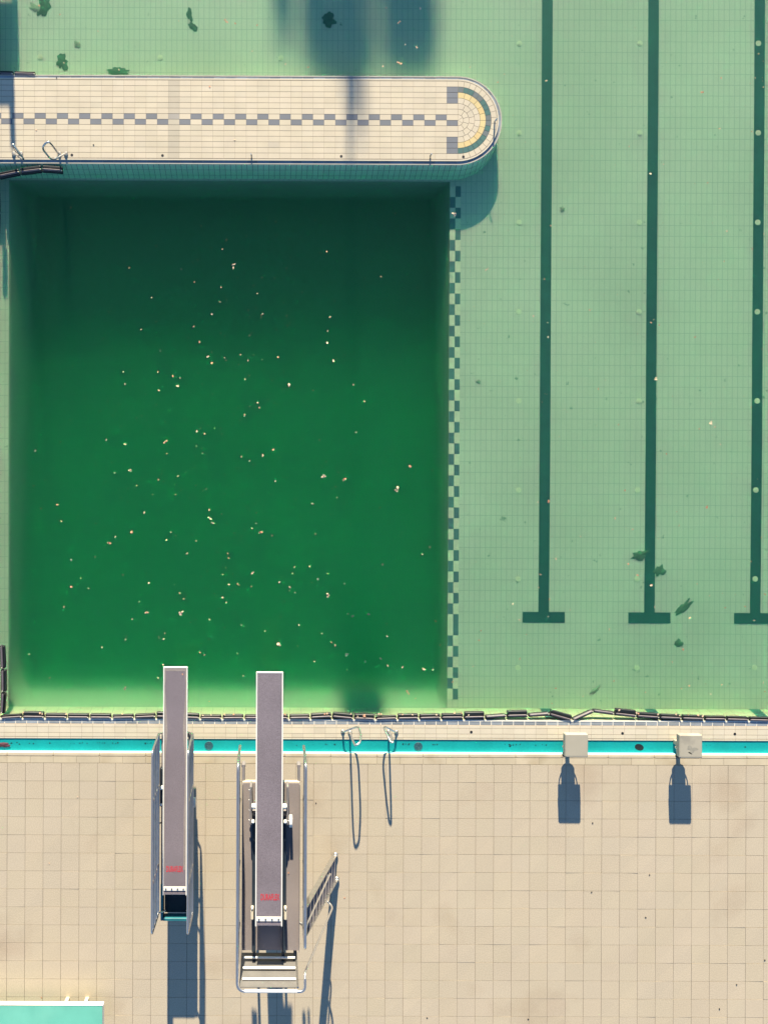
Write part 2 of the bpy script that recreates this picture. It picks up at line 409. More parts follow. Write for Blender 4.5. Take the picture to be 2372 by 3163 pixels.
# ------------------------------------------------------------------ pool floor, walls
FX0 = P(26, 1400, ZF)[0]; FYS = P(840, 2188, ZF)[1]
IC = Vector(P(1414, 370, ZR)); IR = 0.985           # tip of the walkway
PX1 = P(1386, 1300, ZF)[0]; PYN = P(840, 560, ZF)[1]
def sm(t): t = max(0.0, min(1.0, t)); return t*t*(3-2*t)
def floor_z(x, y):
    base = ZF + 0.05*sm((y - 2)/8) - 0.06*sm((2 - y)/7)
    if y >= PYN or x <= FX0 or x >= PX1: return base
    d = 1.45 * min(1, (PX1-x)/0.17) * min(1, ((y-FYS)/1.30)) * min(1, (x-FX0)/0.42)
    return base - d
xs = [XL-0.1, FX0-0.001, FX0] + [FX0 + 0.03*k for k in range(1, 16)] + [FX0+.6, FX0+.9] 
xs += [FX0+1.5+0.5*k for k in range(0, 15) if FX0+1.5+0.5*k < PX1-1.1] + [PX1-.5] + [PX1-.3+0.02*k for k in range(0, 15)] + [PX1-.0005, PX1+0.0005, 8, 12, 18, XR]
ys = [FYS-0.3, FYS] + [FYS+0.08*k for k in range(1, 32)] + [-2, -1, 0, 1, 2, 3, 4, 5, 6, PYN-0.4, PYN-.001, PYN, 8, 9, 10, 12, YN]
fl = MB(); n = len(xs)
vv = [(x, y, floor_z(x, y)) for y in ys for x in xs]
ff = [(j*n+i, j*n+i+1, (j+1)*n+i+1, (j+1)*n+i) for j in range(len(ys)-1) for i in range(n-1)]
fl.add(vv, ff, True); floor = tag(fl.build('pool_floor', M['floor']), kind='structure')
M['pit'] = mat('algae covered pit floor', (0.25, 0.29, 0.19), 0.9, noise=0.8, var=0.05, spec=0.1)
floor.data.materials.append(M['pit'])
for p in floor.data.polygons:
    c_ = p.center
    if FX0-.001 < c_.x < PX1-.0001 and FYS-.001 < c_.y < PYN-.0001: p.material_index = 1
    else: p.use_smooth = False
sl = MB(); zb_, zs_, zn_ = ZF-1.6, -0.92, -1.60; a0, a1, b0, b1 = FX0-.3, PX1+.3, FYS-.3, PYN+.2  # added haze wedge, sloped so the walkway's shadow fades gradually southward
sl.add([(a0,b0,zb_),(a1,b0,zb_),(a1,b1,zb_),(a0,b1,zb_),(a0,b0,zs_),(a1,b0,zs_),(a1,b1,zn_),(a0,b1,zn_)], [(4,5,6,7),(0,1,5,4),(1,2,6,5),(2,3,7,6),(3,0,4,7),(3,2,1,0)])
tag(sl.build('pit_haze', M['silt']), 'green haze volume added in the deep diving pit to soften the walkway shadow', 'added haze', kind='stuff')

wl = MB()
def wall_tiles(mb, a, b, c, d, nx, nz, r):
    """wall patch a-b (top) c-d (bottom) cut in tiles with dark joints"""
    a, b, c, d = map(Vector, (a, b, c, d))
    for i in range(nx):
        for k in range(nz):
            def q(u, v): 
                t = a.lerp(b, u); e = d.lerp(c, u); return t.lerp(e, v)
            e = 0.035; u0, u1, v0, v1 = (i+e/2)/nx, (i+1-e/2)/nx, (k+e/4)/nz, (k+1-e/4)/nz
            mb.quad(q(u0, v0), q(u1, v0), q(u1, v1), q(u0, v1), col=jit(r, .03))
wb = MB()
zt = ZR - 0.03
wall_tiles(wl, (XL, YWAT, zt), (XR, YWAT, zt), (XR, FYS, ZF-.06), (XL, FYS, ZF-.06), int((XR-XL)/0.249), 4, rnd)
wall_tiles(wl, (XL, YN, zt), (XL, YWAT, zt), (XL+.01, FYS, ZF-.06), (XL+.01, YN, ZF), 118, 4, rnd)
def off(p, dx=0, dy=0): return (p[0]+dx, p[1]+dy, p[2])
e = 0.004
wb.quad((XL, YWAT-e, zt), (XR, YWAT-e, zt), (XR, FYS-e, ZF-.06), (XL, FYS-e, ZF-.06))
wb.quad((XL-e, YN, zt), (XL-e, YWAT, zt), (XL+.01-e, FYS, ZF-.06), (XL+.01-e, YN, ZF))
wb.quad((XR, YN, 0), (XR, YWAT, 0), (XR, YWAT, ZF-1), (XR, YN, ZF-1)); wb.quad((XL, YN, 0), (XR, YN, 0), (XR, YN, ZF-1), (XL, YN, ZF-1))
wo = tag(wl.build('pool_wall', M['wall_tile']), kind='structure'); wb.build('wall_joints', M['grout'], wo)
# west rim (only its edge could ever be seen)
wr = MB(); wr.box(XL-.5, XL-0.012, YWAT+.002, YN+.3, -0.7, ZR-.002); tag(wr.build('west_rim', M['tile']), kind='structure')
# dark targets on the end wall, one per lane
LANES = [1684.5, 2011.5, 2339]
def wall_pt(x, t, o=0.006):
    y = YWAT + (FYS-YWAT)*t + o; z = zt + (ZF-.06-zt)*t; return (x, y, z)
for px, w in zip((1702, 2031, 2360), ('first', 'second', 'third')):
    x = P(px-3, 2195, ZF/2)[0]; mb = MB()
    mb.quad(wall_pt(x-.12, .10), wall_pt(x+.12, .10), wall_pt(x+.12, .98), wall_pt(x-.12, .98))
    tag(mb.build('lane_target', M['dark_tile']), kind='structure')

# lane lines, checker strip, inlets on the floor
def fz(x, y): return floor_z(x, y) + 0.004
def flat(mb, px0, px1, py0, py1, col=None, lift=0.004, seg=1):
    for k in range(seg):
        a = py0 + (py1-py0)*k/seg; b = py0 + (py1-py0)*(k+1)/seg
        x0, ya = P(px0, a, ZF); x1, yb = P(px1, b, ZF)
        mb.quad((x0, yb, floor_z(x1, yb)+lift), (x1, yb, floor_z(x1, yb)+lift), (x1, ya, floor_z(x1, ya)+lift), (x0, ya, floor_z(x1, ya)+lift), col=col)
for px, w in zip(LANES, ('first', 'second', 'third')):
    mb = MB(); x = P(px, 1000, ZF)[0]; yb = P(px, 1891 + (px-1684)*0.006, ZF)[1]
    yy = [YN] + [12, 10, 9, 8, 7, 6, 5, 4, 3, 2, 1, 0, -1, -2] + [yb]
    for a, b in zip(yy[:-1], yy[1:]):
        mb.quad((x-.121, b, floor_z(9, b)+.005), (x+.121, b, floor_z(9, b)+.005), (x+.121, a, floor_z(9, a)+.005), (x-.121, a, floor_z(9, a)+.005))
    mb.quad((x-.482, yb-.245, floor_z(9, yb)+.005), (x+.482, yb-.245, floor_z(9, yb)+.005), (x+.482, yb, floor_z(9, yb)+.005), (x-.482, yb, floor_z(9, yb)+.005))
    tag(mb.build('lane_line', M['dark_tile']), kind='structure')
cb = MB(); xm = PX1 + 0.124; pitch = 33.05/135.6; ytop = P(1404, 1237, ZF)[1]; k = 0
y = ytop + pitch*21
dk_ = (0.085, 0.15, 0.15); lt = (0.70, 0.64, 0.42)
while y > FYS + 0.25:
    idx = round((ytop - y)/pitch)
    left_dark = idx % 2 == 1
    if idx >= 20: left_dark = not left_dark if idx != 20 else left_dark
    h_ = pitch
    z = floor_z(9, y) + .006
    if y < PYN - 0.02:
        cb.quad((xm-.122, y-h_, z), (xm-.001, y-h_, z), (xm-.001, y, z), (xm-.122, y, z), col=dk_ if left_dark else lt)
        cb.quad((xm+.001, y-h_, z), (xm+.122, y-h_, z), (xm+.122, y, z), (xm+.001, y, z), col=lt if left_dark else dk_)
    y -= h_
tag(cb.build('checker_strip', mat('checker tile', (1, 1, 1), 0.5, noise=9, var=0.1, tint=True)), kind='structure')
inl = []
for px in (1602, 1973, 2338):
    for k in range(8): inl.append((px - (3 if px > 1900 and k > 4 else 0), 136 + 275.5*k))
for px, py in ((126, 178), (496, 179), (868, 181), (1237, 186)): inl.append((px, py))
def stadium(o, x_left=-9.0, n=40, sx=1.0):
    """outline of the walkway o metres outside its rim, from north-west round the tip to south-west"""
    r = IR + o; pts = [(x_left, IC.y + r)]
    for k in range(n+1):
        a = math.pi/2 - math.pi*k/n; pts.append((IC.x + (r)*math.cos(a), IC.y + r*math.sin(a)))
    pts.append((x_left, IC.y - r)); return pts
for j, (px, py) in enumerate(inl):
    x, y = P(px, py, ZF); mb = MB(); z = floor_z(9 if x > 4 else x, y)
    disc(mb, x, y, z, 0.062, 18, h=0.008); disc(mb, x, y, z+0.008, 0.022, 10, h=0.006)
    where = 'north of the tiled walkway' if px < 1300 else ('left of the first lane line' if px < 1700 else ('left of the second lane line' if px < 2100 else 'on the third lane line'))
    pos = ('first', 'second', 'third', 'fourth', 'fifth', 'sixth', 'seventh', 'eighth')[j % 8 if j < 24 else j-24]
    how = 'from the left' if j >= 24 else 'from the top'
    tag(mb.build('floor_inlet', M['inlet'], origin=(x, y, z)), f'pale round inlet {where}, {pos} {how}', 'inlet', 'round inlets in the pool floor')

# ------------------------------------------------------------------ walkway (tiled island) with its rounded tip
def ring_between(mb, o0, z0, o1, z1, col=None, smooth=False, shift1=(0, 0)):
    a, b = stadium(o0), stadium(o1); m = len(a)
    v = [(*p, z0) for p in a] + [(p[0]+shift1[0], p[1]+shift1[1], z1) for p in b]
    mb.add(v, [(i+1, i, m+i, m+i+1) for i in range(m-1)], smooth, col)
wk = MB()
ra = stadium(-0.105)
wk.add([(*p, ZR-0.004) for p in ra], [tuple(range(len(ra)))[::-1]])
ring_between(wk, -0.105, ZR-0.004, -0.105, ZG-0.02)
walk = tag(wk.build('walkway', M['grout']), kind='structure')
nz = MB()   # raised inner nosing and outer lip, cream and white
ring_between(nz, -0.105, ZR+0.001, -0.078, ZR+0.001, (1.02,)*3); ring_between(nz, -0.078, ZR+0.001, -0.076, ZG-.01, (1,)*3)
nz.build('walkway_nosing', M['tile'], walk)
ol = MB()
ring_between(ol, -0.024, ZG+0.006, 0.0, ZG+0.006, None); ring_between(ol, 0.0, ZG+0.006, 0.004, ZW-0.05); ring_between(ol, -0.026, ZG-.01, -0.024, ZG+0.006)
ring_between(ol, -0.078, ZG-0.002, -0.024, ZG-0.002)
ol.build('walkway_lip', M['lip'], walk)
# gutter tiles around the walkway
gm = MB()
def along(o, step):
    """points at equal steps along the outline"""
    pts = [Vector(p) for p in stadium(o, n=80)]; out = []; acc = 0.0
    for a, b in zip(pts[:-1], pts[1:]):
        l = (b-a).length
        while acc <= l: out.append(a + (b-a)*(acc/l)); acc += step
        acc -= l
    return out
oa, ob = -0.073, -0.027
A_ = stadium(oa, n=60); B_ = stadium(ob, n=60)
def arc_pts(o):
    r = IR + o; s0 = IC.x + 9.0; out = []; total = 2*s0 + math.pi*(IR-0.05)
    return r, s0, total
def pos_on(o, s):
    r, s0, tot = arc_pts(o); arc = math.pi*(IR-0.05)
    if s < s0: return (-9.0+s, IC.y + r)
    if s < s0+arc:
        a = math.pi/2 - (s-s0)/(IR-0.05); return (IC.x + r*math.cos(a), IC.y + r*math.sin(a))
    return (IC.x - (s-s0-arc), IC.y - r)
s = (IC.x+9.0) % TP; _, _, tot = arc_pts(0)
while s < tot - TP:
    k = rnd.uniform(.8, 1.25); m_ = 6; arc0 = IC.x+9.0; st = TP/2 if arc0-.01 < s < arc0 + math.pi*(IR-.05) else TP
    ia = [(*pos_on(oa, s+.006+(st-.012)*q/m_), ZG) for q in range(m_+1)]; ib = [(*pos_on(ob, s+.006+(st-.012)*q/m_), ZG) for q in range(m_+1)]
    gm.add(ia+ib, [(q+1, q, m_+1+q, m_+2+q) for q in range(m_)], col=(k,)*3); s += st
gm.build('walkway_gutter', M['gutter'], walk)
# underwater walls of the walkway; they lean out a little to the south
uw = MB(); uwj = MB()
sh = (0.0, -0.185)
uo = stadium(0.0, n=24)
top = [Vector((*pos_on(0.002, q), ZG-0.01)) for q in [i*0.1225 for i in range(int(tot/0.1225))]]
bot = [Vector((p.x, p.y - 0.185, ZF-0.02)) for p in top]
for i in range(len(top)-1):
    for k in range(3):
        def q(j, v): return top[j].lerp(bot[j], v)
        w_ = top[i].lerp(top[i+1], .035), top[i].lerp(top[i+1], .965); x_ = bot[i].lerp(bot[i+1], .035), bot[i].lerp(bot[i+1], .965)
        v0, v1 = (k+.02)/3, (k+.98)/3
        a = w_[0].lerp(x_[0], v0); b = w_[1].lerp(x_[1], v0); c = w_[1].lerp(x_[1], v1); d = w_[0].lerp(x_[0], v1)
        uw.quad(b, a, d, c, col=jit(rnd, .04))
uw.build('walkway_wall', mat('lifted wall tile', (0.62, 0.80, 0.52), 0.5, noise=3, var=0.07, tint=True), walk)  # tile colour raised to lift this wall, which only the sky lights
m_ = len(top)
nin = [(Vector((IC.x, IC.y)) - Vector((p.x, p.y))) if p.x > IC.x else Vector((0, IC.y-p.y)) for p in top]
nin = [q.normalized()*0.005 for q in nin]
uwj.add([(p.x+q.x, p.y+q.y, p.z) for p, q in zip(top, nin)] + [(p.x+q.x, p.y+q.y, p.z) for p, q in zip(bot, nin)], [(i+1, i, m_+i, m_+i+1) for i in range(m_-1)])
lowp = [Vector((p.x, p.y, -3.6)) for p in bot]
uwj.build('walkway_wall_joints', M['grout'], walk)
# tiles on top
CR, DRK, YEL, TEALB = (.97, .96, .94), (0.30, 0.36, 0.52), (1.05, 0.95, 0.62), (0.12, 0.30, 0.36)
tt = MB(); RP = 17.25/S0 * HCAM/(HCAM-ZR) ; RP = 0.1238; CP = 0.2470
def tile(mb, x0, x1, y0, y1, col, g=0.0032):
    mb.box(x0+g, x1-g, y0+g*2.3, y1-g*2.3, ZR-0.01, ZR+rnd.uniform(0, .0012), col=tuple(a*b for a, b in zip(col, jit(rnd, .028))), bottom=False)
for c in range(0, 54):
    x1 = IC.x - c*CP; x0 = x1 - CP
    for rw in range(-7, 7):
        y0 = IC.y + rw*RP; y1 = y0 + RP
        col = CR
        if rw == 0 and c % 2 == 1: col = DRK
        if rw == -1 and c % 2 == 0: col = DRK
        if c == 0 and rw in (3, 4, 5): col = DRK
        if c == 0 and rw in (-4, -5, -6): col = DRK
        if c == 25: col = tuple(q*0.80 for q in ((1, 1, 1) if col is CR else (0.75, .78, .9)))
        elif col is CR and rnd.random() < 0.02: col = (0.90, 0.90, 0.90)
        gx = 0.0022
        tile(tt, x0, x1, y0, y1, col, 0.0018)
walk_edge = IR - 0.105
for c in range(0, 54):          # narrow edge rows
    x1 = IC.x - c*CP; x0 = x1 - CP
    for (ya, yb) in ((7*RP, walk_edge), (-walk_edge, -7*RP)):
        tile(tt, x0, x1, IC.y+ya, IC.y+yb, CR, 0.002)
def sector(mb, r0, r1, a0, a1, col):
    g = 0.0035; n_ = 5
    ga0, ga1 = g/max(r0, .02), g/r1
    inn = [(IC.x+(r0+g)*math.cos(a0+ga0+(a1-a0-2*ga0)*q/n_), IC.y+(r0+g)*math.sin(a0+ga0+(a1-a0-2*ga0)*q/n_)) for q in range(n_+1)]
    out_ = [(IC.x+(r1-g)*math.cos(a0+ga1+(a1-a0-2*ga1)*q/n_), IC.y+(r1-g)*math.sin(a0+ga1+(a1-a0-2*ga1)*q/n_)) for q in range(n_+1)]
    z = ZR + rnd.uniform(0, .0012); col = tuple(a*b for a, b in zip(col, jit(rnd, .035)))
    mb.add([(*p, z) for p in inn] + [(*p, z) for p in out_], [(q, n_+1+q, n_+2+q, q+1) for q in range(n_)], col=col)
for k, (cnt, col) in enumerate(((3, CR), (5, CR), (7, CR), (10, CR), (12, YEL), (18, TEALB), (19, CR))):
    for i in range(cnt):
        a0 = -math.pi/2 + math.pi*i/cnt; a1 = a0 + math.pi/cnt
        cc = col
        if col is TEALB and rnd.random() < .35: cc = (0.24, 0.32, 0.42)
        if col is YEL and rnd.random() < .3: cc = (1.05, .90, .55)
        if k: sector(tt, k*RP, (k+1)*RP, a0, a1, cc)
        else: sector(tt, 0.004, RP, a0, a1, cc)
for i in range(26):
    a0 = -math.pi/2 + math.pi*i/26; sector(tt, 7*RP, walk_edge, a0, a0+math.pi/26, CR)
tt.build('walkway_tiles', M['tile'], walk)
for px, py, lab in ((222, 477.5, 'far left on the walkway beside the looped grab rail'), (502, 479, 'second from the left on the walkway, on a stained tile'), (1054, 481.5, 'third from the left on the walkway'), (1431, 483, 'below the curved blue tile ring at the walkway tip'),
                    (1455.5, 2262, 'on the pool rim left of both starting blocks'), (1922.5, 2266, 'on the pool rim between the two starting blocks'), (2269.5, 2268, 'on the pool rim at the far right')):
    x, y = P(px, py, ZR); mb = MB(); disc(mb, x, y, ZR, 0.030, 14, h=0.003)
    tag(mb.build('anchor_socket', M['socket'], origin=(x, y, ZR)), 'small dark round anchor socket ' + lab, 'socket', 'dark anchor sockets in the tiles')

# ------------------------------------------------------------------ water
wt = MB(); wt.box(XL-0.05, XR+.05, YWAT-0.05, YN+.05, -4.2, ZW)
tag(wt.build('water', M['water']), kind='structure')
#@@OBJECTS@@

# ------------------------------------------------------------------ diving boards
def board_parts(root, xl, xr, yt, ye, h, letter_y, letter_x, letter_len, worn):
    """plank with pale raised edges, grit top, hinge strip at the tail; yt tip (north), ye tail"""
    xc, hw = (xl+xr)/2, (xr-xl)/2
    b = MB(); b.bbox(xl, xr, ye, yt, h-0.055, h-0.012, b=0.006)
    board = b.build('board', M['alu'], root)
    e = MB(); w = 0.022
    e.bbox(xl, xl+w, ye-0.012, yt, h-0.014, h, b=0.004); e.bbox(xr-w, xr, ye-0.012, yt, h-0.014, h, b=0.004); e.bbox(xl+w, xr-w, yt-w, yt, h-0.014, h, b=0.004)
    e.build('edge_trim', M['alu'], board)
    g = MB(); g.box(xl+w+.002, xr-w-.002, ye+0.01, yt-w-.002, h-0.013, h-0.005)
    g.build('grit_surface', M['grit'], board)
    if worn:
        wn_ = MB(); z = h-0.0035
        r = random.Random(5); n_ = 26
        for side in (-1, 1):
            pts = []
            for i in range(n_+1):
                t = i/n_; y = yt-w-.004 - t*(yt-ye-0.55)
                wd = 0.012 + 0.052*math.exp(-((t-.30)/.12)**2) + 0.016*math.exp(-((t-.04)/.02)**2) + (0.03*sm((t-.45)/.3) if side > 0 else 0) + r.uniform(0, .004)
                pts.append((y, wd))
            x0 = xc + side*(hw-w-.003)
            for (y0, w0), (y1, w1) in zip(pts[:-1], pts[1:]):
                a, b_ = (x0, x0-side*w0), (x0, x0-side*w1)
                q = [(a[0], y0, z), (a[1], y0, z), (b_[1], y1, z), (b_[0], y1, z)]
                wn_.add(q if side > 0 else q[::-1], [(0, 1, 2, 3)])
        wn_.box(xl+w+.004, xr-w-.004, yt-w-.06, yt-w-.003, z-.001, z+.0005)
        wn_.build('worn_margin', M['grit_wear'], board)
    st = MB(); sy = ye + 0.125; st.bbox(xl+w+.003, xr-w-.003, sy-0.035, sy+0.045, h-0.008, h+0.006, b=0.003)
    strip = st.build('hinge_strip', M['alu'], board)
    for i in range(4):
        bx = xc - hw*0.72 + i*hw*0.48; m_ = MB(); m_.cyl((bx, sy+.002, h+0.004), 0.014, 0.012, n=8); m_.build('bolt', M['navy'], strip)
    t = bpy.data.curves.new('lettering', 'FONT'); t.body = 'DURAFLEX'; t.size = 0.2; t.extrude = 0.0006; t.offset = 0.006; t.align_x = 'CENTER'; t.align_y = 'CENTER'
    to = bpy.data.objects.new('tmp', t); C.objects.link(to); dg = bpy.context.evaluated_depsgraph_get(); dg.update()
    me = bpy.data.meshes.new_from_object(to.evaluated_get(dg)); bpy.data.objects.remove(to)
    xs_ = [v.co.x for v in me.vertices]; ys_ = [v.co.y for v in me.vertices]
    sx, sy2 = letter_len[0]/(max(xs_)-min(xs_)), letter_len[1]/(max(ys_)-min(ys_))
    for v in me.vertices: v.co = (v.co.x*sx, v.co.y*sy2, v.co.z)
    me.materials.clear(); me.materials.append(M['red'])
    lo = bpy.data.objects.new('lettering', me); C.objects.link(lo); lo.parent = board
    lo.location = Vector((letter_x, letter_y, h-0.0035)) - wloc(board)
    return board
def seg_rail(name, pts, r, root, m='steel', fr=0.06, n=10, label=None):
    mb = MB(); mb.tube(fillet(pts, fr), r, n); o = mb.build(name, M[m], root)
    if label: o['label'] = label
    return o

# ---- low board (1 m)
HB = 1.05
xl, yt = P(504.5, 2061, HB); xr = P(579.5, 2061, HB)[0]; ye = P(540, 2766, HB)[1]; xc = (xl+xr)/2
low = empty('diving_board', (xc, -7.2, 0), 'low diving board with red lettering on a dark blue and teal stand, the left one', 'diving board', 'diving boards at the deck edge')
board_parts(low, xl, xr, yt, ye, HB, P(539, 2687, HB)[1], P(539, 2687, HB)[0], (0.35, 0.125), True)
yf0 = P(497, 2268, .9)[1]; yf1 = P(497, 2372, .9)[1]; yf2 = P(497, 2490, .9)[1]; yr = P(540, 2838, .8)[1]; ytail = P(540, 2770, .8)[1]
fr = MB()
for sx_ in (xl-0.055, xr+0.005):
    fr.bbox(sx_, sx_+0.05, yr, yf0, 0.74, 0.88, b=0.006)
fr.bbox(xl-.004, xr+.004, yf0-0.08, yf0-.02, 0.78, 0.86, b=.005)
low_frame = fr.build('stand_frame', M['galv'], low)
tl = MB()
tl.bbox(xl-0.058, xl-0.005, yr-.002, ytail+0.3, 0.70, 0.90, b=.006); tl.bbox(xr+0.005, xr+0.058, yr-.002, ytail+0.3, 0.70, 0.90, b=.006)
tl.bbox(xl-0.003, xr+0.003, yr-.004, yr+0.055, 0.70, 0.905, b=.006)
tl.build('rear_frame', M['stand_teal'], low)
pn = MB(); pn.bbox(xl-0.001, xr+0.001, yr+0.06, yf2+0.9, 0.60, 0.68, b=.01)
pn.build('base_panel', M['navy'], low)
fc = MB(); fc.bbox(xl-0.075, xl-0.012, yf2, yf1, 0.62, 0.95, b=.01); fc.bbox(xr+0.012, xr+0.07, yf2, yf1, 0.62, 0.95, b=.01)
fc.bbox(xl-.012, xr+.012, yf2+.1, yf2+.2, .7, .92, b=.01)
ful = fc.build('fulcrum_frame', M['navy'], low)
rl = MB(); rl.cyl((xl-0.06, (yf1+yf2)/2, 0.955), 0.045, (xr-xl)+0.12, 'x'); rl.build('roller', M['white_plastic'], ful)
for yy in ((yf1+yf2)/2, yf2+.05):
    for sx_ in (xl-0.045, xr+0.035):
        k_ = MB(); k_.cyl((sx_, yy, .93), .025, .05, n=8); k_.build('knob', M['white_plastic'], ful)
xw, yw = P(600, 2484, .95); wh = MB()
wh.cyl((xw-.02, yw, .86), .105, .04, 'x', 24); wh.cyl((xr+.03, yw, .86), .02, xw-xr-.03, 'x', 10)
wh.build('adjusting_wheel', M['white_plastic'], low)
for (yy, ww) in ((yf1-.25, .12), (yr+0.5, .10)):
    pl = MB(); pl.bbox(xl+0.03, xl+0.03+ww, yy-.06, yy+.06, 0, .62, b=.008); pl.bbox(xr-0.03-ww, xr-0.03, yy-.06, yy+.06, 0, .62, b=.008)
    pl.bbox(xl, xr, yy-.1, yy+.1, 0.0, .03, b=.006)
    pl.build('leg_frame', M['navy'], low)
def low_guard(px, d):
    x = P(px, 2322, 1.95)[0]
    a, b, c, e_ = P(px, 2322, 1.95)[1], P(px, 2264, .98)[1], P(px, 2825, .98)[1], P(px, 2889.6, 1.95)[1]
    mb = MB(); mb.tube(fillet_loop([(x, a, 1.95), (x, b, .98), (x, c, .98), (x, e_, 1.95)], .10), .021, 10, closed=True)
    g_ = mb.build('guard_rail', M['steel'], low)
    for hh in (1.22, 1.46, 1.70):
        t = (hh-.98)/.97; m_ = MB(); m_.tube([(x, b+(a-b)*t-.01, hh), (x, c+(e_-c)*t+.01, hh)], .017, 8); m_.build('mid_rail', M['dull_steel'], g_)
    for yy in (b-.02, (b+c)/2, c+.02):
        s_ = MB(); s_.tube([(x, yy, .98), (x+d*0.10, yy, .9), (x+d*.13, yy, .86)], .018, 8); s_.build('bracket', M['dull_steel'], g_)
    for yy in (b-1.1, c+1.05):
        s_ = MB(); s_.tube([(x, yy, 1.94), (x, yy, .98)], .016, 8); s_.build('post', M['steel'], g_)
low_guard(470.6, 1); low_guard(581.5, -1)

# ---- high board (3 m)
HH = 2.8; HP = 2.4
xl, yt = P(791.3, 2077, HH); xr = P(875, 2077, HH)[0]; ye = P(836, 2862, HH)[1]; xc = (xl+xr)/2
high = empty('diving_board', (xc, -7.4, 0), 'high diving board on a railed platform with a side ladder, the right one', 'diving board', 'diving boards at the deck edge')
bo = board_parts(high, xl, xr, yt, ye, HH, P(834, 2774, HH)[1], P(834, 2774, HH)[0], (0.355, 0.122), False)
pxl, pxr = P(748, 2600, HP)[0], P(926, 2600, HP)[0]; pyf, pyr = P(837, 2420, HP)[1], P(837, 2937, HP)[1]
pf = MB(); pf.box(pxl, pxr, pyr, pyf, HP-0.045, HP)
plat = pf.build('platform', M['platform'], high)
pe = MB(); pe.bbox(pxl+.005, pxr-.005, pyf+0.002, pyf+0.022, HP-0.11, HP-0.02, b=.004)
pe.build('platform_lit_edge', M['cream_paint'], plat)  # cream colour stands in for sunlight on the platform's front face
sb = MB()
for x0 in (pxl-.005, pxr-.045):
    sb.bbox(x0, x0+.05, pyr+.01, pyf+0.34, HP-.26, HP-.05, b=.006)
    sb.bbox(x0-.012, x0+.062, pyf+.28, pyf+.33, HP-.24, HP-.08, b=.006)
sb.build('side_beam', M['galv'], plat)
kx = MB()
for x0 in (pxl+.004, pxr-.012): kx.box(x0, x0+.008, pyr+.004, pyf-.004, HP+.001, HP+.09)
kx.build('toe_board', M['galv'], plat)
fy1, fy2 = P(786, 2428, 2.65)[1], P(786, 2549, 2.65)[1]
ff_ = MB()
for x0, x1 in ((xl-.115, xl-.07), (xr+.07, xr+.115)):
    ff_.bbox(x0, x1, fy2, fy1, HP+.002, 2.68, b=.012)
ff_.bbox(xl-.07, xr+.07, fy2+.15, fy2+.25, HP+.05, 2.60, b=.01)
ful = ff_.build('fulcrum_frame', M['galv'], high)
rl = MB(); rl.cyl((xl-.07, (fy1+fy2)/2, 2.69), .05, xr-xl+.14, 'x'); rl.build('roller', M['white_plastic'], ful)
for yy in ((fy1+fy2)/2, fy2+.08):
    for x0 in (xl-.05, xr+.05):
        k_ = MB(); k_.cyl((x0, yy, 2.66), .032, .06, n=8); k_.sphere((x0, yy, 2.72), .026); k_.build('knob', M['white_plastic'], ful)
for i in range(4):
    bb = MB(); yb = fy1 - .12 - i*.19; bb.sphere((xl-.125, yb, 2.55), .015, 8); bb.build('bolt', M['steel'], ful)
sk = MB()
for x0 in (xl-.07, xr+.005): sk.bbox(x0, x0+.065, pyr+.02, fy2-.02, HP+.002, HP+.10, b=.006)
sk.build('lower_beam', M['navy'], high)
xw, yw = P(898, 2540, 2.6); wh = MB(); wh.cyl((xw-.028, yw, 2.56), .115, .056, 'x', 28)
wo_ = wh.build('adjusting_wheel', M['white_plastic'], high); ax = MB(); ax.cyl((xr+.10, yw, 2.56), .016, xw-xr-.10, 'x', 10); ax.build('axle', M['steel'], wo_)
hy = P(787, 2826, 2.7)[1]
for i, x0 in enumerate((xl-.085, xr+.035)):
    hb = MB(); hb.bbox(x0, x0+.05, hy-.10, hy+.07, HP+.10, 2.71, b=.008); h1 = hb.build('hinge_block', M['cream_paint'], high)
    hk = MB(); hk.sphere((x0+.025, hy+.10, 2.70), .025); hk.build('bolt', M['dull_steel'], h1)
# support posts down to the deck
pc = MB(); pc.bbox(xc-.14, xc+.14, -8.05, -7.65, 0, HP-.26, b=.01); pc.bbox(xc-.3, xc+.3, -8.2, -7.5, 0, .04, b=.01); pc.build('pedestal', M['galv'], high)
pc = MB(); pc.bbox(xc-.14, xc+.14, -6.35, -6.25+.28, 0, HP-.26, b=.01); pc.build('pedestal', M['galv'], high)
for x0 in (-.30, .30):
    for yy in (-8.85,):
        pc = MB(); pc.bbox(xc+x0-.028, xc+x0+.028, yy-.03, yy+.03, 0, HP-.05, b=.006); pc.build('post', M['dull_steel'], high)
# guard rails
gxl = P(734, 2600, 3.3)[0]; gxr = P(944, 2600, 3.3)[0]
gyf = P(734, 2361, 3.3)[1]; gyr = P(840, 3064, 3.3)[1]; gye = P(946, 2937, 3.3)[1]
L1 = MB(); L1.tube(fillet([(gxl, gyf, 2.25), (gxl, gyf, 3.3), (gxl, gyr, 3.3), (gxr, gyr, 3.3), (gxr, gyr+.22, 3.27)] , .16, 8) , .026, 12)
gl_ = L1.build('guard_rail', M['steel'], high)
for hh in (2.62, 2.95):
    m_ = MB(); m_.tube([(gxl, gyf-.03, hh), (gxl, gyr+.1, hh)], .019, 8); m_.build('mid_rail', M['dull_steel'], gl_)
for yy in (gyf-1.0, gyf-2.2, gyf-3.4):
    m_ = MB(); m_.tube([(gxl, yy, 3.3), (gxl, yy, 2.3)], .019, 8); m_.build('post', M['dull_steel'], gl_)
R1 = MB(); R1.tube(fillet([(gxr, gyf, 2.25), (gxr, gyf, 3.3), (gxr, gye, 3.3), (gxr, gye, 2.42), (pxr-.01, gye+.02, 2.36)], .12, 8), .026, 12)
gr_ = R1.build('guard_rail', M['steel'], high)
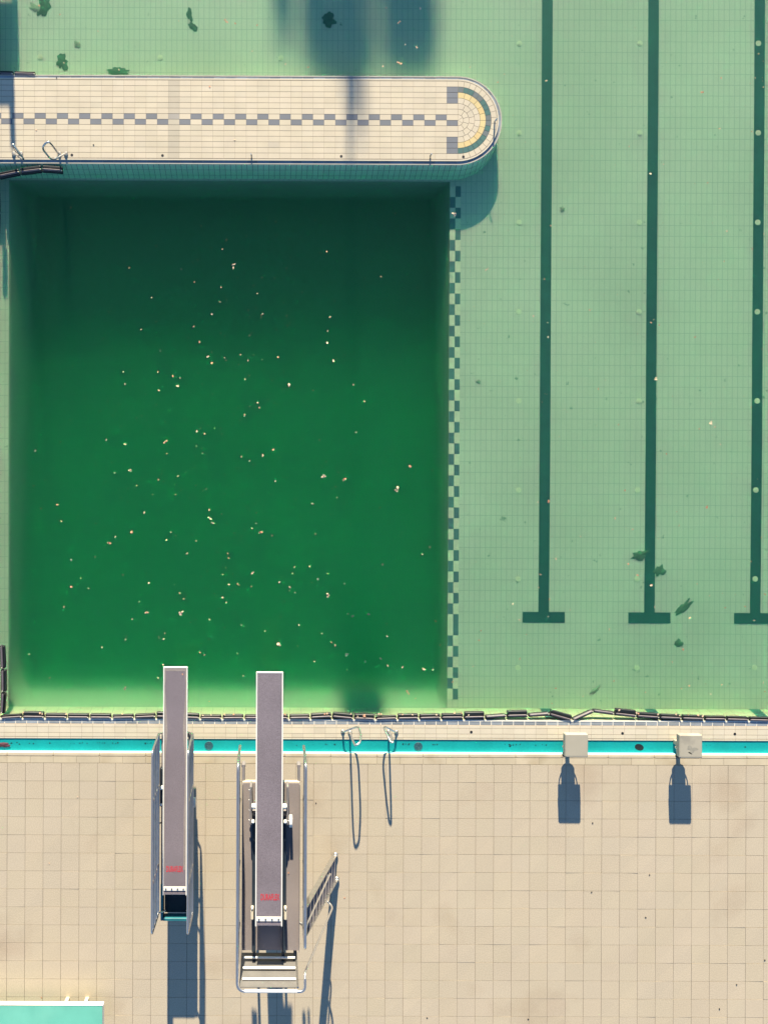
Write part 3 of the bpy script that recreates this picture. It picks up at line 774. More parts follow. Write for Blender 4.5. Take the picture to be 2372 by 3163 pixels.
for hh in (2.62, 2.95):
    m_ = MB(); m_.tube([(gxr, gyf-.03, hh), (gxr, gye+.1, hh)], .019, 8); m_.build('mid_rail', M['dull_steel'], gr_)
for yy in (gyf-1.0, gyf-2.2):
    m_ = MB(); m_.tube([(gxr, yy, 3.3), (gxr, yy, 2.3)], .019, 8); m_.build('post', M['dull_steel'], gr_)
sp = MB(); sp.box(gxr-.012, gxr+.012, gye+.45, gyf-.9, 2.30, 2.50); sp.build('kick_plate', M['galv'], gr_)
# rear guard with sheet infill and three round bars
x0, x1 = gxl+.035, P(917, 3000, 2.9)[0]
rg = MB(); rg.box(x0, x1, gyr-.006, gyr+.006, 2.06, 3.18)
rg_o = rg.build('rear_panel', M['sheet'], high)
for hh, oy_ in ((2.37, .085), (2.67, .06), (2.98, .035)):
    b_ = MB(); b_.tube([(x0+.05, gyr+oy_, hh), (x1-.02, gyr+oy_, hh)], .022, 12); b_.build('rear_bar', M['white_plastic'], rg_o)  # bars coloured white for the sun glints along them
tb = MB(); tb.tube([(gxl+.14, gyr+.004, 3.301), (gxr-.14, gyr+.004, 3.301)], .029, 12); tb.build('top_glint', M['white_plastic'], rg_o)  # white sleeve over the steel rail, standing in for its glint
po = MB(); po.tube([(x1+.01, gyr+.01, 3.2), (x1+.01, gyr+.01, 2.05)], .02, 8); po.build('post', M['dull_steel'], rg_o)
for x_ in (xc-.28, xc+.28, pxr-.08):
    br = MB(); br.bbox(x_-.03, x_+.03, gyr+.01, pyr-.002, HP-.16, HP-.06, b=.005)
    br.build('rear_bracket', M['navy'], rg_o)
# ladder on the right hand side
lb = [P3(1036, 2639, 0.02), P3(1040, 2714, 0.02)]
ltop = [(gxr+.03, lb[0][1], 2.34), (gxr+.03, lb[1][1], 2.34)]
lad = MB()
for a, b in zip(lb, ltop):
    a, b = Vector(a), Vector(b); d = (b-a).normalized(); s_ = d.cross(Vector((0, 1, 0))).normalized()
    for sgn in (0,):
        v = []
        for p in (a, b):
            for (u, w_) in ((-.05, -.012), (.05, -.012), (.05, .012), (-.05, .012)): v.append(p + s_*u + Vector((0, w_, 0)))
        lad.add(v, [(0,1,5,4),(1,2,6,5),(2,3,7,6),(3,0,4,7),(0,3,2,1),(4,5,6,7)])
lad_o = lad.build('ladder', M['dull_steel'], high)
for i in range(1, 10):
    t = i/10; p = Vector(lb[0]).lerp(Vector(ltop[0]), t); q = Vector(lb[1]).lerp(Vector(ltop[1]), t)
    tr_ = MB(); tr_.box(p.x-.055, p.x+.055, q.y+.012, p.y-.012, p.z-.012, p.z+.012); tr_.build('ladder_tread', M['galv'], lad_o)
for a in lb:
    f_ = MB(); f_.sphere((a[0], a[1], .045), (.058, .058, .045), 14); f_.build('foot', M['dull_steel'], lad_o)
h0 = P3(1028, 2803, 1.05); h1 = Vector(lb[1]).lerp(Vector(ltop[1]), .42)
hr = MB(); hr.tube(fillet([(gxr, gyr+.20, 3.27), (gxr+.0, gyr+.28, 3.2), h0, (h1.x+.01, h1.y-.02, h1.z-.12)], .09, 6), .021, 10); hr.build('handrail', M['steel'], lad_o)
h0 = P3(1022, 2699, 1.0); h1 = Vector(lb[0]).lerp(Vector(ltop[0]), .42)
hr = MB(); hr.tube(fillet([(gxr, gye+.06, 3.2), (gxr+.03, lb[0][1]+.02, 3.05), (h1.x+.10, lb[0][1]+.03, 1.15), h0, (h1.x+.05, h1.y-.1, .9)], .07, 6), .018, 10); hr.build('handrail', M['steel'], lad_o)

# ------------------------------------------------------------------ starting blocks
def start_block(px0, label):
    dx = (px0-1745.8)/144.4
    xa, ya = P(1745.8, 2268+ (px0-1745.8)*0.0038, .57); xb, yb = P(1816, 2340 + (px0-1745.8)*0.0038, .57)
    xa += dx*0; off_x = P(px0, 2268, .57)[0] - P(1745.8, 2268, .57)[0]; xa += off_x; xb += off_x
    xm_ = (xa+xb)/2 - .01; y0, y1 = yb, ya
    root = empty('starting_block', (xm_, (y0+y1)/2, ZR), label, 'starting block', 'starting blocks behind the lanes')
    t = MB(); t.bbox(xa, xb, y0, y1, .44, .575, b=.014); top_ = t.build('top_step', M['block'], root)
    gsh = MB(); gsh.box(xa+.03, xb-.03, y0+.03, y1-.03, .5752, .5765); gsh.build('grip_sheet', M['block'], top_)
    p = MB(); ym = (y0+y1)/2 - .10
    prof = [(.045, ZR), (.045, .175), (.10, .212), (.145, .24), (.15, .44)]
    v = []; n_ = 8
    for (w_, z) in prof:
        d_ = .045 if w_ < .06 else .12
        v += [(xm_-w_, ym-d_, z), (xm_+w_, ym-d_, z), (xm_+w_, ym+d_, z), (xm_-w_, ym+d_, z)]
    f = []
    for k in range(len(prof)-1):
        for i in range(4): f.append((k*4+i, k*4+(i+1) % 4, k*4+4+(i+1) % 4, k*4+4+i))
    p.add(v, f); p.build('pedestal', M['block'], root)
    fp = MB(); fp.bbox(xa, xa+.29, y0-.04, y0+.05, .39, .438, b=.006); fp.build('rear_plate', M['navy'], root)  # dark colour stands in for the shade on this low rear step
    for sg in (-1, 1):
        hd = MB(); pts = [(xm_+sg*.12, ym, .23), (xm_+sg*.18, ym, .27), (xm_+sg*.21, ym, .34), (xm_+sg*.215, ym, .445)]
        hd.tube(fillet(pts, .06), .012, 8); hd.build('handle', M['steel'], root)
    return root
start_block(1745.8, 'pale square starting block, the left one of the two')
start_block(2098.5, 'pale square starting block with a dark stain on its top, the right one')
stn = MB(); sx_, sy_ = P(2136, 2312, .58)
pts = [(sx_+(.085+.05*math.sin(3*a+1)+.02*math.sin(7*a))*math.cos(a), sy_+(.075+.03*math.sin(4*a))*math.sin(a)-.04, .5775) for a in [i*math.pi/16 for i in range(32)]]
stn.add(pts, [tuple(range(32))])
blocks = [o for o in C.objects if o.name.startswith('starting_block')]
stn.build('stain', mat('block stain', (.31, .29, .235), .7, noise=14, var=.15), blocks[1])

# ------------------------------------------------------------------ grab rails
def grab_rail(label, pts, feet, r=.021):
    root = empty('grab_rail', (*P(*feet[0], ZR), ZR), label, 'grab rail', 'looped steel grab rails')
    mb = MB(); mb.tube(fillet([P3(a, b, h) for a, b, h in pts], .12, 6), r, 12); mb.build('rail', M['steel'], root)
    for f in feet:
        x, y = P(*f, ZR); m_ = MB(); m_.tube([(x, y, ZR-.02), (x, y, ZR+.02), (x, y, ZR+.035)], [.045, .045, .03], 16); m_.build('foot_collar', M['dull_steel'], root)
grab_rail('looped steel grab rail on the pool rim nearest the high diving board, the taller loop',
          [(1059, 2259, ZR), (1062, 2261, .06), (1098, 2247, .20), (1108, 2247, .32), (1116, 2275, .66), (1111, 2296, .86), (1097, 2304, .88), (1091, 2292, .72), (1083, 2268, .18), (1081, 2262, ZR)], [(1059, 2259), (1081, 2262)])
grab_rail('shorter looped steel grab rail on the pool rim, right of the taller one',
          [(1224, 2261, ZR), (1222, 2262, .05), (1190, 2246, .22), (1185, 2249, .32), (1197, 2273, .55), (1207, 2293, .68), (1214, 2294, .70), (1212, 2285, .55), (1203, 2264, .12), (1200, 2260, ZR)], [(1224, 2261), (1200, 2260)])
grab_rail('looped steel grab rail standing open on the walkway, second from the left edge',
          [(204, 474, ZR), (203, 472, .05), (184, 483, .25), (166, 491, .38), (155, 488, .48), (134, 462, .72), (132, 452, .80), (141, 440, .86), (152, 437, .86), (160, 445, .72), (180, 472, .22), (184, 474, ZR)], [(204, 474), (184, 474)])
grab_rail('looped steel grab rail seen edge on at the left end of the walkway',
          [(43, 474, ZR), (43, 472, .05), (55, 480, .25), (71, 492, .40), (73, 489, .5), (55, 464, .72), (40, 444, .86), (40, 448, .80), (50, 466, .45), (63, 478, .12), (65, 474, ZR)], [(43, 474), (65, 474)])
for px, py, tx, ty, lab in ((777, 486, 775, 474, 'short steel peg at the south edge of the walkway, the middle one'),
                       (1329, 487, 1333, 474, 'short bent steel peg at the south edge of the walkway near the dark tiles'),
                       (1528, 373, 1536, 364, 'short bent steel peg on the rounded tip of the walkway')):
    a = P3(px, py, ZR); b = P3(px, py-8 if px < 1500 else py, .07); c = P3(tx, ty, .13)
    mb = MB(); mb.tube(fillet([a, b, c], .02), .016, 8)
    tag(mb.build('rope_peg', M['dull_steel'], origin=a), lab, 'peg', 'rope pegs on the walkway')

# ------------------------------------------------------------------ floating booms
def boom(name, pts, label, group, pops, body_h=.05, zoff=0.0, seed=1):
    r = random.Random(seed); P0 = P3(*pts[0], ZW)
    root = empty(name, P0, label, 'float line', group)
    for i, (a, b) in enumerate(zip(pts[:-1], pts[1:])):
        A = Vector(P3(*a, ZW)); B = Vector(P3(*b, ZW)); d = (B-A); L_ = d.length - .022; ang = math.atan2(d.y, d.x)
        Mx = Matrix.Translation((A+B)/2) @ Matrix.Rotation(ang + r.uniform(-.012, .012), 4, 'Z')
        pop = pops[i % len(pops)]*.85
        fb = MB(); bw = .068 + .012*r.random()
        fb.bbox(-L_/2, L_/2, -bw, 0.004, -.05, body_h-.02, b=.012, mat=Mx)
        if pop > 0: fb.bbox(-L_/2+.008, L_/2-.008, .004, .02+pop, -.03, body_h, b=.012, mat=Mx)
        o = fb.build('float', M['float_body'], root)
        gb = MB(); gb.bbox(-L_/2+.03, L_/2-.03, -.048, -.006, body_h-.022, body_h+.008, b=.01, mat=Mx)
        gb.tube([Mx @ Vector((-L_/2+.015, -.02, body_h+.004)), Mx @ Vector((L_/2-.015, -.02, body_h+.004))], .009, 6)
        gb.build('float_bar', M['float_bar'], o)
        jn = MB(); jn.sphere(tuple(Mx @ Vector((L_/2-.02, -.03, body_h))), .018, 8); jn.build('coupling', M['rope'], o)
    return root
V = [(-66,2213),(2,2213),(70,2209),(139,2210),(208,2211),(277,2211),(346,2212),(415,2211),(482,2208),(551,2210),(618,2213),(686,2213),(754,2213),(822,2213),(892,2213),(958,2212),(1025,2208),(1092,2214),(1158,2216),(1226,2214),(1293,2213),(1361,2212),(1431,2211),(1497,2210),(1563,2206),(1630,2205),(1696,2200),(1765,2220),(1830,2191),(1896,2199),(1964,2207),(2035,2211),(2103,2214),(2172,2216),(2240,2217),(2310,2219),(2378,2221),(2446,2222)]
pops = [.02,.015,.075,.035,.035,.035,.02,.02,.06,.05,.02,.03,.02,.03,.03,.04,.05,.06,.015,.05,.04,.04,.08,0,.07,0,.06,0,0,.08,.04,.03,.03,.02,.02,.02,.02]
boom('float_line', V, 'long line of black floats with grey bars lying along the near pool edge', 'black float lines on the water', pops)
boom('float_line', [(9, 1992), (13, 2066), (14, 2138), (11, 2206)], 'black floats along the left pool edge meeting the near float line', 'black float lines on the water', [.03, .03, .02], seed=4)
boom('float_line', [(-60, 546), (-4, 541), (62, 528), (130, 520), (196, 524)], 'curved dark floats in the shade below the left end of the walkway', 'black float lines on the water', [.03, .03, .05, .05], seed=5)
boom('float_line', [(-62, 224), (-2, 224), (44, 225), (112, 226)], 'black floats showing above the far edge of the walkway at the left', 'black float lines on the water', [.01], seed=6)
boom('float_line', [(250, 231), (318, 229), (387, 231), (452, 233), (520, 233), (590, 234), (655, 235)], 'black floats barely showing behind the far edge of the walkway', 'black float lines on the water', [0.0], body_h=.012, seed=8)
boom('float_line', [(1275, 240), (1338, 235), (1404, 239)], 'two black floats behind the far edge of the walkway near its tip', 'black float lines on the water', [0.0], body_h=.012, seed=9)
boom('float_line', [(-6, 590), (-5, 655), (-6, 720)], 'black floats at the left edge of the dark pit', 'black float lines on the water', [.02], seed=10)

# ------------------------------------------------------------------ mint bench at the lower left
HBn = .42
bx1, by1 = P(318, 3107, HBn); bx0 = P(-260, 3107, HBn)[0]
bench = empty('bench', (bx1-1, by1-.25, 0), 'long mint green bench with its sunlit edge coloured white at the lower left corner', 'bench')
bm_ = MB(); bm_.bbox(bx0, bx1-.012, by1-.62, by1-.012, HBn-.10, HBn, b=.008); seat = bm_.build('seat', M['mint'], bench)
be = MB(); be.bbox(bx0, bx1, by1-.01, by1+.0, HBn-.13, HBn+.004, b=.004); be.bbox(bx1-.011, bx1, by1-.62, by1-.011, HBn-.13, HBn+.003, b=.004); be.build('seat_lit_edge', M['white_plastic'], bench)  # white colour stands in for sun on the bench's upright front face
for px in (213, 273):
    gx, gy = P(px, 3081, 0); tx_, ty_ = P(px-14, 3111, HBn-.12)
    lg = MB(); lg.bbox(gx-.06, gx+.015, gy-.35, gy, 0, HBn-.10, b=.006); lg.build('leg', M['cream_paint'], bench)
for px in (-60, -120):
    gx, gy = P(px, 3081, 0); lg = MB(); lg.bbox(gx-.06, gx+.015, gy-.35, gy, 0, HBn-.10, b=.006); lg.build('leg', M['cream_paint'], bench)

# a dark rag lying in the channel at the left edge
rx, ry = P(10, 2302, ZR); rg_ = MB()
rr_ = random.Random(2); ring0 = []
for i in range(20):
    a = i*math.pi/10; k = 1+.25*rr_.uniform(-1, 1); ring0.append((rx+.14*k*math.cos(a), ry+.055*k*math.sin(a), ZR-.01+.02*rr_.random()))
rg_.add(ring0 + [(rx, ry, ZR+.03)], [(i, (i+1) % 20, 20) for i in range(20)], True)
tag(rg_.build('rag', mat('dark red rag', (.10, .035, .05), .9, noise=14, var=.7), origin=(rx, ry, ZR)), 'dark reddish rag lying in the cyan channel at the left edge', 'rag')

cd_ = MB(); r = random.Random(31)
for i in range(60):
    px = r.choice((40, 90, 145, 225, 250, 310, 355, 460, 840+r.uniform(0, 150), 1010, 1030, 1240, 1260, 1340, 1580, 1660, 1700, 2190, 2310)) + r.gauss(0, 9)
    x, y = P(px, 2294 + px*.0038 + abs(r.gauss(0, 2.5)), ZR); k = r.uniform(.008, .02)
    cd_.add([(x+k*r.uniform(.6, 1.2)*math.cos(a), y+k*.7*r.uniform(.6, 1.2)*math.sin(a), ZR-.010) for a in [q*math.pi/3.5 for q in range(7)]], [tuple(range(7))])
tag(cd_.build('channel_grime', M['socket']), 'dark crumbs of dirt along the far side of the cyan channel', 'dirt', kind='stuff')

# ------------------------------------------------------------------ sunken litter
for px, py, sx_, sy_, an, lab in ((140, 18, .14, .30, -.3, 'dark clump of sunken litter at the top left corner of the pool'),
        (112, 27, .16, .10, -.5, 'small dark tail of sunken litter at the top left corner'),
        (586, 46, .07, .17, .15, 'long dark strand of sunken litter north of the walkway'), (598, 85, .13, .07, -.7, 'dark end of the sunken strand north of the walkway'),
        (1015, 66, .16, .20, .2, 'darkest clump of sunken litter inside the tree shadow'), (195, 193, .13, .19, .1, 'dark diamond of sunken litter above the walkway'),
        (368, 222, .24, .10, 0, 'dark mound of litter touching the far side of the walkway'), (240, 138, .09, .07, -.8, 'small dark patch of litter between the two left inlets'),
        (1735, 646, .06, .07, 0, 'small dark lump of litter right of the first lane line'), (1978, 1715, .24, .11, .1, 'dark leafy litter left of the second lane line near its end'),
        (2038, 1762, .15, .14, .2, 'dark litter right of the second lane line near its end'), (2112, 1876, .26, .09, .7, 'slanting dark litter right of the second lane line cross'),
        (2100, 1988, .10, .10, 0, 'round dark litter patch below the second lane line'), (1840, 2135, .15, .05, .8, 'faint curl of litter near the float line'), (1478, 1178, .05, .05, 0, 'faint speck of litter beside the checkered strip')):
    x, y = P(px, py, ZF); z0 = floor_z(9 if x > 4 else x, y); r = random.Random(px); mb = MB(); n_ = 26; rings = 3
    v = [(x, y, z0+.018)]
    prof_ = [r.uniform(.45, 1.35) for _ in range(n_)]
    for k in range(1, rings+1):
        for i in range(n_):
            a = 2*math.pi*i/n_; q = k/rings*(prof_[i]*.5+prof_[i-1]*.5)
            lx, ly = sx_*q*math.cos(a), sy_*q*math.sin(a)
            v.append((x+lx*math.cos(an)-ly*math.sin(an), y+lx*math.sin(an)+ly*math.cos(an), z0+.006+(.010*(1-(k/rings))+r.uniform(0, .003))*(k < rings)))
    f = [(0, 1+i, 1+(i+1) % n_) for i in range(n_)]
    for k in range(rings-1):
        for i in range(n_): f.append((1+k*n_+i, 1+(k+1)*n_+i, 1+(k+1)*n_+(i+1) % n_, 1+k*n_+(i+1) % n_))
    mb.add(v, f, True)
    tag(mb.build('sunken_litter', M['faint_litter'] if 'faint' in lab or 'small dark' in lab else M['litter'], origin=(x, y, z0)), lab, 'litter', 'dark clumps of litter on the pool floor')

# ------------------------------------------------------------------ floating leaves
def leaf_mesh(seed, lobes):
    r = random.Random(seed); mb = MB(); tone = r.choice([(1, 1, 1), (1.1, 1.15, 1.2), (.95, .85, .8), (1.0, .72, .66)])
    for l in range(lobes):
        n_ = 9; cx, cy_ = (0, 0) if l == 0 else (r.uniform(-.45, .45), r.uniform(-.45, .45)); w_ = r.uniform(.30, .45); h_ = r.uniform(.45, .6)
        if lobes > 1: w_ *= .6; h_ *= .6
        an = r.uniform(0, 3.14); v = [(cx, cy_, .14+.1*l)]
        for i in range(n_):
            a = 2*math.pi*i/n_; k = r.uniform(.65, 1.25); lx, ly = w_*k*math.cos(a), h_*k*math.sin(a)
            v.append((cx+lx*math.cos(an)-ly*math.sin(an), cy_+lx*math.sin(an)+ly*math.cos(an), .05*l + max(0, r.uniform(-.1, .32))))
        mb.add(v, [(0, 1+i, 1+(i+1) % n_) for i in range(n_)], True, tone)
    o = mb.build('floating_leaf', M['leaf']); me = o.data; bpy.data.objects.remove(o); return me
small = [leaf_mesh(i, 1) for i in range(10)]; big = [leaf_mesh(50+i, 3) for i in range(6)]
LV = {
 (30, 700, 2.37): "1557,164,1 1637,278,3 1637,300,2.4 875,300,1 1255,309,1 1352,403,1 1547,441,1.3 1040,517,1 1539,548,1.3 1481,639,2 1347,731,1.5 961,752,1.3 1389,843,1.7 1103,912,1 1450,949,2 1573,959,.9 1480,997,2 833,1062,1 1085,1062,1.2 1194,1093,1.6 1247,1107,1.2 1230,1165,2.5 845,1152,1.3 1093,1199,1.4 1370,1498,2 1426,1515,1.5 1501,1475,1 706,1560,1.7 847,1593,2.2 1141,1575,2.6 373,1574,1 188,1641,1.6 1150,1662,1 1412,1658,1.4 887,1790,2.7 770,1802,1.3 1232,1825,1.6 1088,1852,1.7",
 (700, 700, 2.37): "733,180,1.2 1130,365,1.2 225,487,1 266,637,1.6 440,651,.9 757,661,1.7 739,763,1.2 167,798,1 738,850,2.2 101,936,1.2 156,979,1.3 377,954,1.6 782,981,2.4 135,1117,1.2 461,1154,2.7 633,1199,1.3 927,1156,1.4 227,1288,1.4 239,1325,1.3 132,1378,1.7 1008,1278,1.4 948,1503,1.4 680,1562,.9 342,1632,1.6 265,1673,2 108,1685,1.3 167,1714,1 1342,1755,2.3 718,1831,3.3 863,1851,3 357,1864,1.1",
 (30, 1450, 2.37): "175,119,1 930,118,1.1 1046,184,1 1215,184,.9 350,258,1.8 230,286,.9 1462,296,2 1551,327,1 985,316,2 377,380,1.5 1470,360,3 1483,392,2.6 1180,459,1 893,459,2.3 774,492,1.4 731,540,2.8 1148,516,1.3 1364,523,1.2 625,640,1 1299,616,1.8 1596,616,1.2 1603,650,1.3 451,661,1.9 521,797,1 828,774,1.1 1019,831,2 451,860,1.8 577,872,1 1560,770,1 1605,842,1.7 1245,907,1.4 1275,947,1.4 398,1007,1.4 948,970,1 1559,939,1.8 1585,974,1.7 1003,1047,2.8 1245,1052,3.8 1463,1100,1.6 897,1097,1 1136,1201,1.1 1127,1243,1.4 848,1247,1.2 675,1304,1.2 141,1354,1.6 1393,1341,1.3 1426,1360,1.1 1124,1430,1.4 1088,1528,1.5 294,1527,1.3 839,1608,2.6 1461,1699,1",
 (700, 1450, 2.37): "1238,153,3 1255,130,2.6 808,207,1.2 629,250,2.2 1122,280,1.2 217,396,1.2 187,431,1.3 251,461,3 333,485,1 650,473,1.2 1487,571,1.4 1432,621,1.1 1142,695,1.4 497,714,1.3 608,710,1.5 187,762,2.8 482,761,1 741,763,1.1 668,803,2.4 80,838,1.4 181,857,1.1 385,829,1.8 462,863,2.2 502,903,1.1 742,922,3.4 863,838,1.4 890,1058,1.8 921,1075,2 1037,1060,2 530,1140,1.3 109,1141,1 282,1184,1.2 698,1203,1.1 381,1274,3.3 767,1267,1.4 795,1288,1.5 1174,1223,1.6 1529,1112,1.3 1563,1286,1 80,1350,1.1 887,1354,2.6 643,1407,1.3 1014,1407,1.6 1128,1385,1.7 1179,1437,2.2 881,1469,1.1 1289,1447,2 1442,1464,2.6 1508,1464,2.2 1326,1634,2.8 1383,1677,1.1 1654,1557,1.4 123,1514,1",
 (1430, 600, 1.761): "477,170,1.2 1435,198,1.6 1635,213,1 1573,296,1 1420,363,1.1 1387,463,1 125,411,3 442,460,1.2 382,663,2.2 688,629,1.6 460,697,1.1 463,776,1.4 1022,697,1.3 1037,681,1 1066,710,1.1 1261,776,1.5 736,1059,1.2 1043,1006,2.6 846,1253,1.1 1341,1245,2.6 1370,1266,1 1284,1276,1.2 1400,1360,1.1 1567,1158,1.3",
 (1430, 1400, 1.761): "1106,3,1.3 880,202,1.7 407,267,1.3 465,262,2.8 1325,293,2.4 1162,318,1.1 826,354,2 1175,393,1.3 923,414,1.3 639,453,1.4 1623,459,1.3 505,575,1.9 898,603,2 948,663,1.7 421,660,1.6 1566,589,1.1 411,731,1.3 1025,718,2.2 1272,711,1.3 1340,776,1.3 1643,769,1.7 470,794,1.3 271,819,1.7 582,853,1.2 1042,837,1.1 1425,841,1.3 1533,834,1.1 463,889,1.1 307,907,1.5 1231,897,1.8 1583,910,1.6 795,958,1.4 97,966,1.2 87,1018,1.6 345,987,1.1 1196,1068,1.9 308,1118,2 55,1160,1.1 1138,1137,1.7 820,1240,1.2 504,1279,1.4 1230,1266,1.5 1187,1281,1.1 1406,1261,1.1 1632,1248,1.6 1641,1297,1.2 1348,1312,1.3 992,1300,1.2 653,1324,1.1 484,1362,1.2",
 (0, 0, 2.074): "251,33,1.5 385,90,1.3 628,197,1.1 1145,131,1 1450,134,3 1507,147,1.4 1647,158,1.2 1616,324,1.2 409,399,1.1 763,443,1.2 510,271,1",
 (800, 0, 2.074): "815,47,1.2 1033,52,2.4 896,142,2.6 1010,302,2.2 937,283,1.1 793,422,1.4 898,403,3.2 170,408,1.3 315,428,1.2 1352,427,1.1 1570,472,1.2 1529,524,1.5",
 (1600, 0, 2.149): "188,533,1.9 1596,354,1.1 1574,515,1.1 1628,575,1.1 1347,514,1.3 1220,610,2.4 1336,851,1.6 1552,870,1.2 736,970,1.2 880,1151,1.9 965,1088,1.1 1258,1211,1.2 217,1495,1.2",
 (1200, 180, 3.16): "645,1530,3.4",
}
def where(px, py):
    if py < 230: return 'north of the walkway' + (' at the left' if px < 600 else ' in the tree shadow' if px < 1340 else ' beside the lane lines')
    if px < 1385:
        a = 'in the shaded far part of the pit' if py < 1000 else 'in the upper middle of the pit' if py < 1450 else 'in the middle of the pit' if py < 1800 else 'near the diving board tips' if py < 2100 else 'close to the float line'
        return a + (' on the left' if px < 460 else ' left of centre' if px < 760 else ' right of centre' if px < 1080 else ' on the right')
    col = 'by the checkered strip' if px < 1640 else 'over the first lane line' if px < 1730 else 'between the first and second lane lines' if px < 1985 else 'over the second lane line' if px < 2040 else 'between the second and third lane lines' if px < 2310 else 'over the third lane line'
    return col + (' far up' if py < 1000 else ' midway' if py < 1600 else ' near the line ends' if py < 2000 else ' near the floats')
r = random.Random(11)
nleaf = 0
for (ox, oy, sc_), txt in LV.items():
    for it in txt.split():
        a, b, k = map(float, it.split(',')); px, py = ox + a/sc_, oy + b/sc_
        me = r.choice(big if k > 2.5 else small); o = bpy.data.objects.new('floating_leaf', me); C.objects.link(o)
        o.location = P3(px, py, ZW+.004); s_ = .027*k + .008; el_ = r.uniform(.55, .95) if k < 2.6 else r.uniform(.7, 1)
        o.scale = (s_*el_, s_, s_*.8); o.rotation_euler = (0, 0, r.uniform(0, 6.28))
        size = 'large ragged' if k > 2.5 else 'medium' if k > 1.65 else 'small' if k > 1.15 else 'tiny'
        tag(o, f'{size} dry leaf floating {where(px, py)}', 'leaf', 'dry leaves floating on the pool'); nleaf += 1
# finer specks than one could count
sp = MB(); r = random.Random(23)
for i in range(620):
    px, py = (r.gauss(700, 330), r.gauss(1500, 420)) if i < 420 else (r.uniform(1400, 2372), r.uniform(0, 2180))
    if not (40 < px < 2372 and 0 < py < 2180) or (200 < py < 600 and px < 1560): continue
    x, y = P(px, py, ZW); s_ = r.uniform(.006, .012); a = r.uniform(0, 3.14); z = ZW + .003
    sp.add([(x+s_*math.cos(a), y+s_*math.sin(a), z+.004), (x+s_*math.cos(a+2), y+s_*math.sin(a+2), z), (x+s_*math.cos(a+4), y+s_*math.sin(a+4), z+.002)], [(0, 1, 2)], col=(1, .95, .9))
tag(sp.build('leaf_specks', M['leaf']), 'fine scattered specks of broken leaf on the water', 'leaf specks', kind='stuff')
# leaves caught on the float line and crumbs on the tiles
for px, py, k in ((72, 2201, 1.4), (124, 2203, 2), (130, 2206, 1.4), (204, 2206, 1.8), (378, 2205, 1.8), (627, 2210, 1.2), (652, 2209, 1.4), (694, 2207, 2), (722, 2207, 1.6), (880, 2207, 2), (1003, 2206, 1.6), (1010, 2205, 1.6), (1084, 2206, 1.4), (1105, 2214, 2), (1125, 2211, 3), (1170, 2207, 2), (1176, 2206, 1.6), (1244, 2208, 1.4), (1274, 2209, 1.4), (1348, 2208, 2), (1404, 2202, 2), (1426, 2203, 1.4), (1447, 2209, 1.5), (1912, 2194, 2.2), (1966, 2203, 2.2), (1972, 2205, 1.5), (2032, 2207, 2), (2088, 2207, 2), (2100, 2211, 1.6), (2126, 2208, 1.2), (2156, 2210, 1.8), (2170, 2212, 2)):
    o = bpy.data.objects.new('floating_leaf', r.choice(small)); C.objects.link(o); x, y, z = P3(px, py, ZW+.055)
    o.location = (x, y, z); s_ = .024*k + .006; o.scale = (s_, s_, s_*.7); o.rotation_euler = (0, 0, r.uniform(0, 6))
    nth = 'left stretch' if px < 560 else 'middle stretch' if px < 1400 else 'right stretch'
    tag(o, f'dry leaf caught on the {nth} of the black float line', 'leaf', 'leaves caught on the float line')
crumb = small[3].copy(); crumb.materials.clear(); crumb.materials.append(M['socket'])
for px, py, h, lab in ((152, 2668, 0, 'tan leaf crumb on the pavers left of the low diving board'), (1994, 2835, 0, 'dark crumb on the pavers below the right starting block'), (1064, 2775, 0, 'pale crumb on the pavers right of the ladder'), (976, 2482, 0, 'dark crumb on the pavers right of the high board'),
        (1830, 2543, 0, 'dark crumb on the pavers between the two block shadows'), (2275, 3043, 0, 'dark crumb on the pavers in the lower right corner'), (2362, 2967, 0, 'dark crumb on the pavers at the right edge'), (1631, 3150, 0, 'dark crumb on the pavers at the bottom edge right of centre'), (1319, 3146, 0, 'dark crumb on the pavers at the bottom edge near the middle'), (2222, 3118, 0, 'dark crumb on the pavers near the bottom right'), (2006, 2704, 0, 'small crumb on the pavers below the right block shadow'), (1827, 2757, 0, 'small crumb on the pavers below and between the block shadows'),
        (240, 2462, 0, 'crumb on the pavers nearest the channel at the left'), (128, 3083, 0, 'pale pebble on the pavers above the mint bench'), (564, 2083, 1.06, 'yellow leaf on the tip of the low diving board'),
        (112, 400, ZR, 'pale crumb on the walkway near the left grab rails'), (289, 446, ZR, 'dark crumb on the walkway right of the looped rail'), (725, 430, ZR, 'crumb on the walkway left of its middle'), (175, 239, ZR, 'dark chip at the far edge of the walkway'), (648, 266, ZR, 'pale chip on the far half of the walkway'), (891, 2697, HP+.006, 'tan leaf on the high board platform')):
    o = bpy.data.objects.new('leaf_crumb', crumb if 'dark' in lab or 'small' in lab else r.choice(small)); C.objects.link(o); o.location = P3(px, py, h+.004); s_ = .045
    o.scale = (s_, s_*.8, s_*.5); o.rotation_euler = (0, 0, r.uniform(0, 6)); tag(o, lab, 'crumb', 'crumbs lying on tiles and pavers')

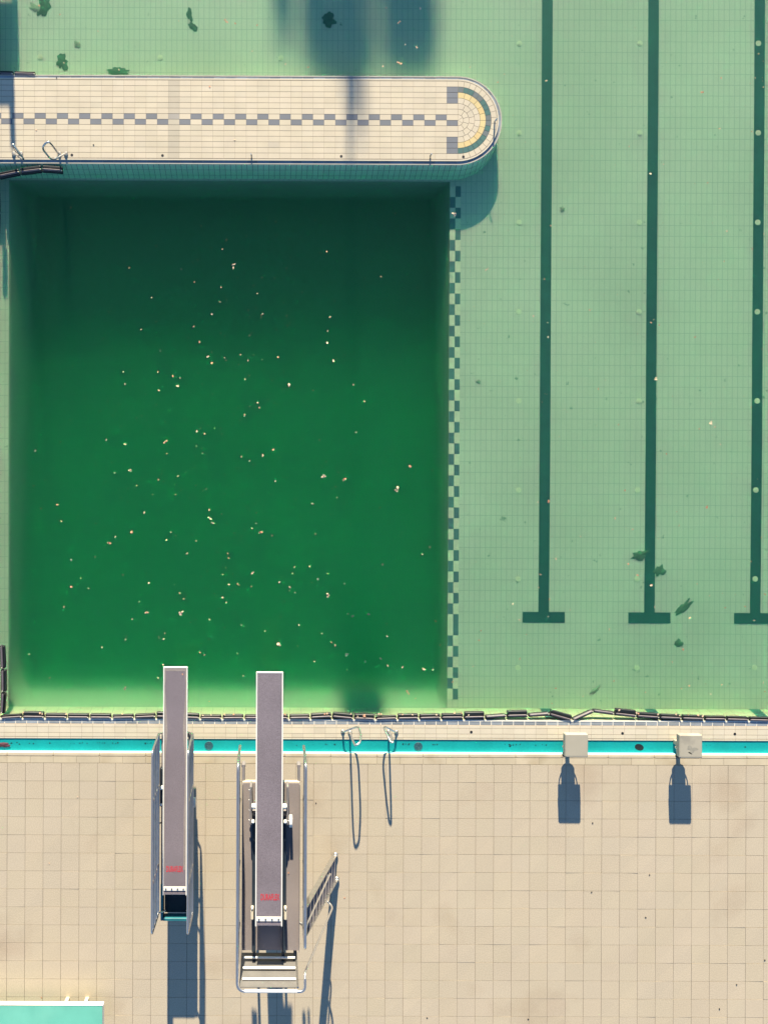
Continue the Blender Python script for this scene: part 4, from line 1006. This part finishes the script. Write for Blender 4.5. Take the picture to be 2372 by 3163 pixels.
# ------------------------------------------------------------------ beyond the far edge: unseen casters, placed and shaped for the long shadows
def cypress(x, y, h, rad, label, seed, lean=0):
    root = empty('cypress_tree', (x, y, 0), label, 'tree', 'slender trees beyond the far pool edge')
    t = MB(); t.tube([(x, y, 0), (x, y, h*.4), (x+lean, y, h*.97)], [rad*.16, rad*.12, .02], 8); t.build('trunk', M['bark'], root)
    r = random.Random(seed); c = MB()
    for i in range(int(2600*h/11*max(.4, rad/.66))):
        z = .6 + (h-.6)*r.random()**.9; f = (z-.6)/(h-.6); rr = rad*min(1, (f*6)**.5, ((1-f)*150)**.5)
        a = r.uniform(0, 6.28); q = rr*(r.random()**.45); px_, py_ = x+lean*f+q*math.cos(a), y+q*math.sin(a); s_ = r.uniform(.12, .26)
        u = Vector((r.uniform(-1, 1), r.uniform(-1, 1), r.uniform(-.3, 1))).normalized(); w_ = u.orthogonal().normalized(); p = Vector((px_, py_, z))
        c.add([p-u*s_, p+w_*s_*.6, p+u*s_, p-w_*s_*.6], [(0, 1, 2, 3)])
    c.build('crown', M['foliage'], root)
DT = 70
cypress(-.50, DT, 20.5, .84, 'dense slender tree beyond the far pool edge, the widest', 1)
cypress(1.10, DT, 20.45, .60, 'slender tree beyond the far pool edge, right of the widest', 2)
cypress(-1.78, DT, 20.1, .20, 'thin unseen tree added for the faint shadow left of the widest', 3)  # added only for its faint band of shade
cypress(-.25, DT+.4, 21.4, .08, 'thinnest unseen tree added behind the widest to cast the walkway streak', 4)  # added only for the streak of shade across the walkway
mx_, my_ = .64, 39.0  # unseen mast, added so its head shades the near wall and floor
mh = 14.45
mast = empty('shadow_mast', (mx_, my_, 0), 'unseen thin mast added beyond the far pool edge to shade the near wall', 'mast')
p_ = MB(); p_.tube([(mx_, my_, 0), (mx_, my_, mh)], [.07, .02], 10); p_.build('pole', M['dull_steel'], mast)
hd = MB(); hd.bbox(mx_-.50, mx_+.50, my_-.08, my_+.08, mh-.45, mh+.45, b=.02); hd.build('shade_head', M['navy'], mast)  # plain box sized for the dark patch it casts; gives no light
nx, ny = -6.03, 15.3  # unseen panel and posts, added to shade the walkway's left end
nb = empty('shadow_panel', (nx-.5, ny, 0), 'dark shadow panel on posts, added unseen beyond the far left corner of the pool', 'shadow panel')
for x_, h_ in ((nx, 2.62), (nx-1.1, 2.3)):
    p_ = MB(); p_.bbox(x_-.06, x_+.06, ny-.04, ny+.04, 0, h_, b=.008); p_.build('post', M['galv'], nb)
p_ = MB(); p_.bbox(nx-1.3, nx+.07, ny-.075, ny-.045, .95, 2.28, b=.008); p_.build('panel', M['navy'], nb)
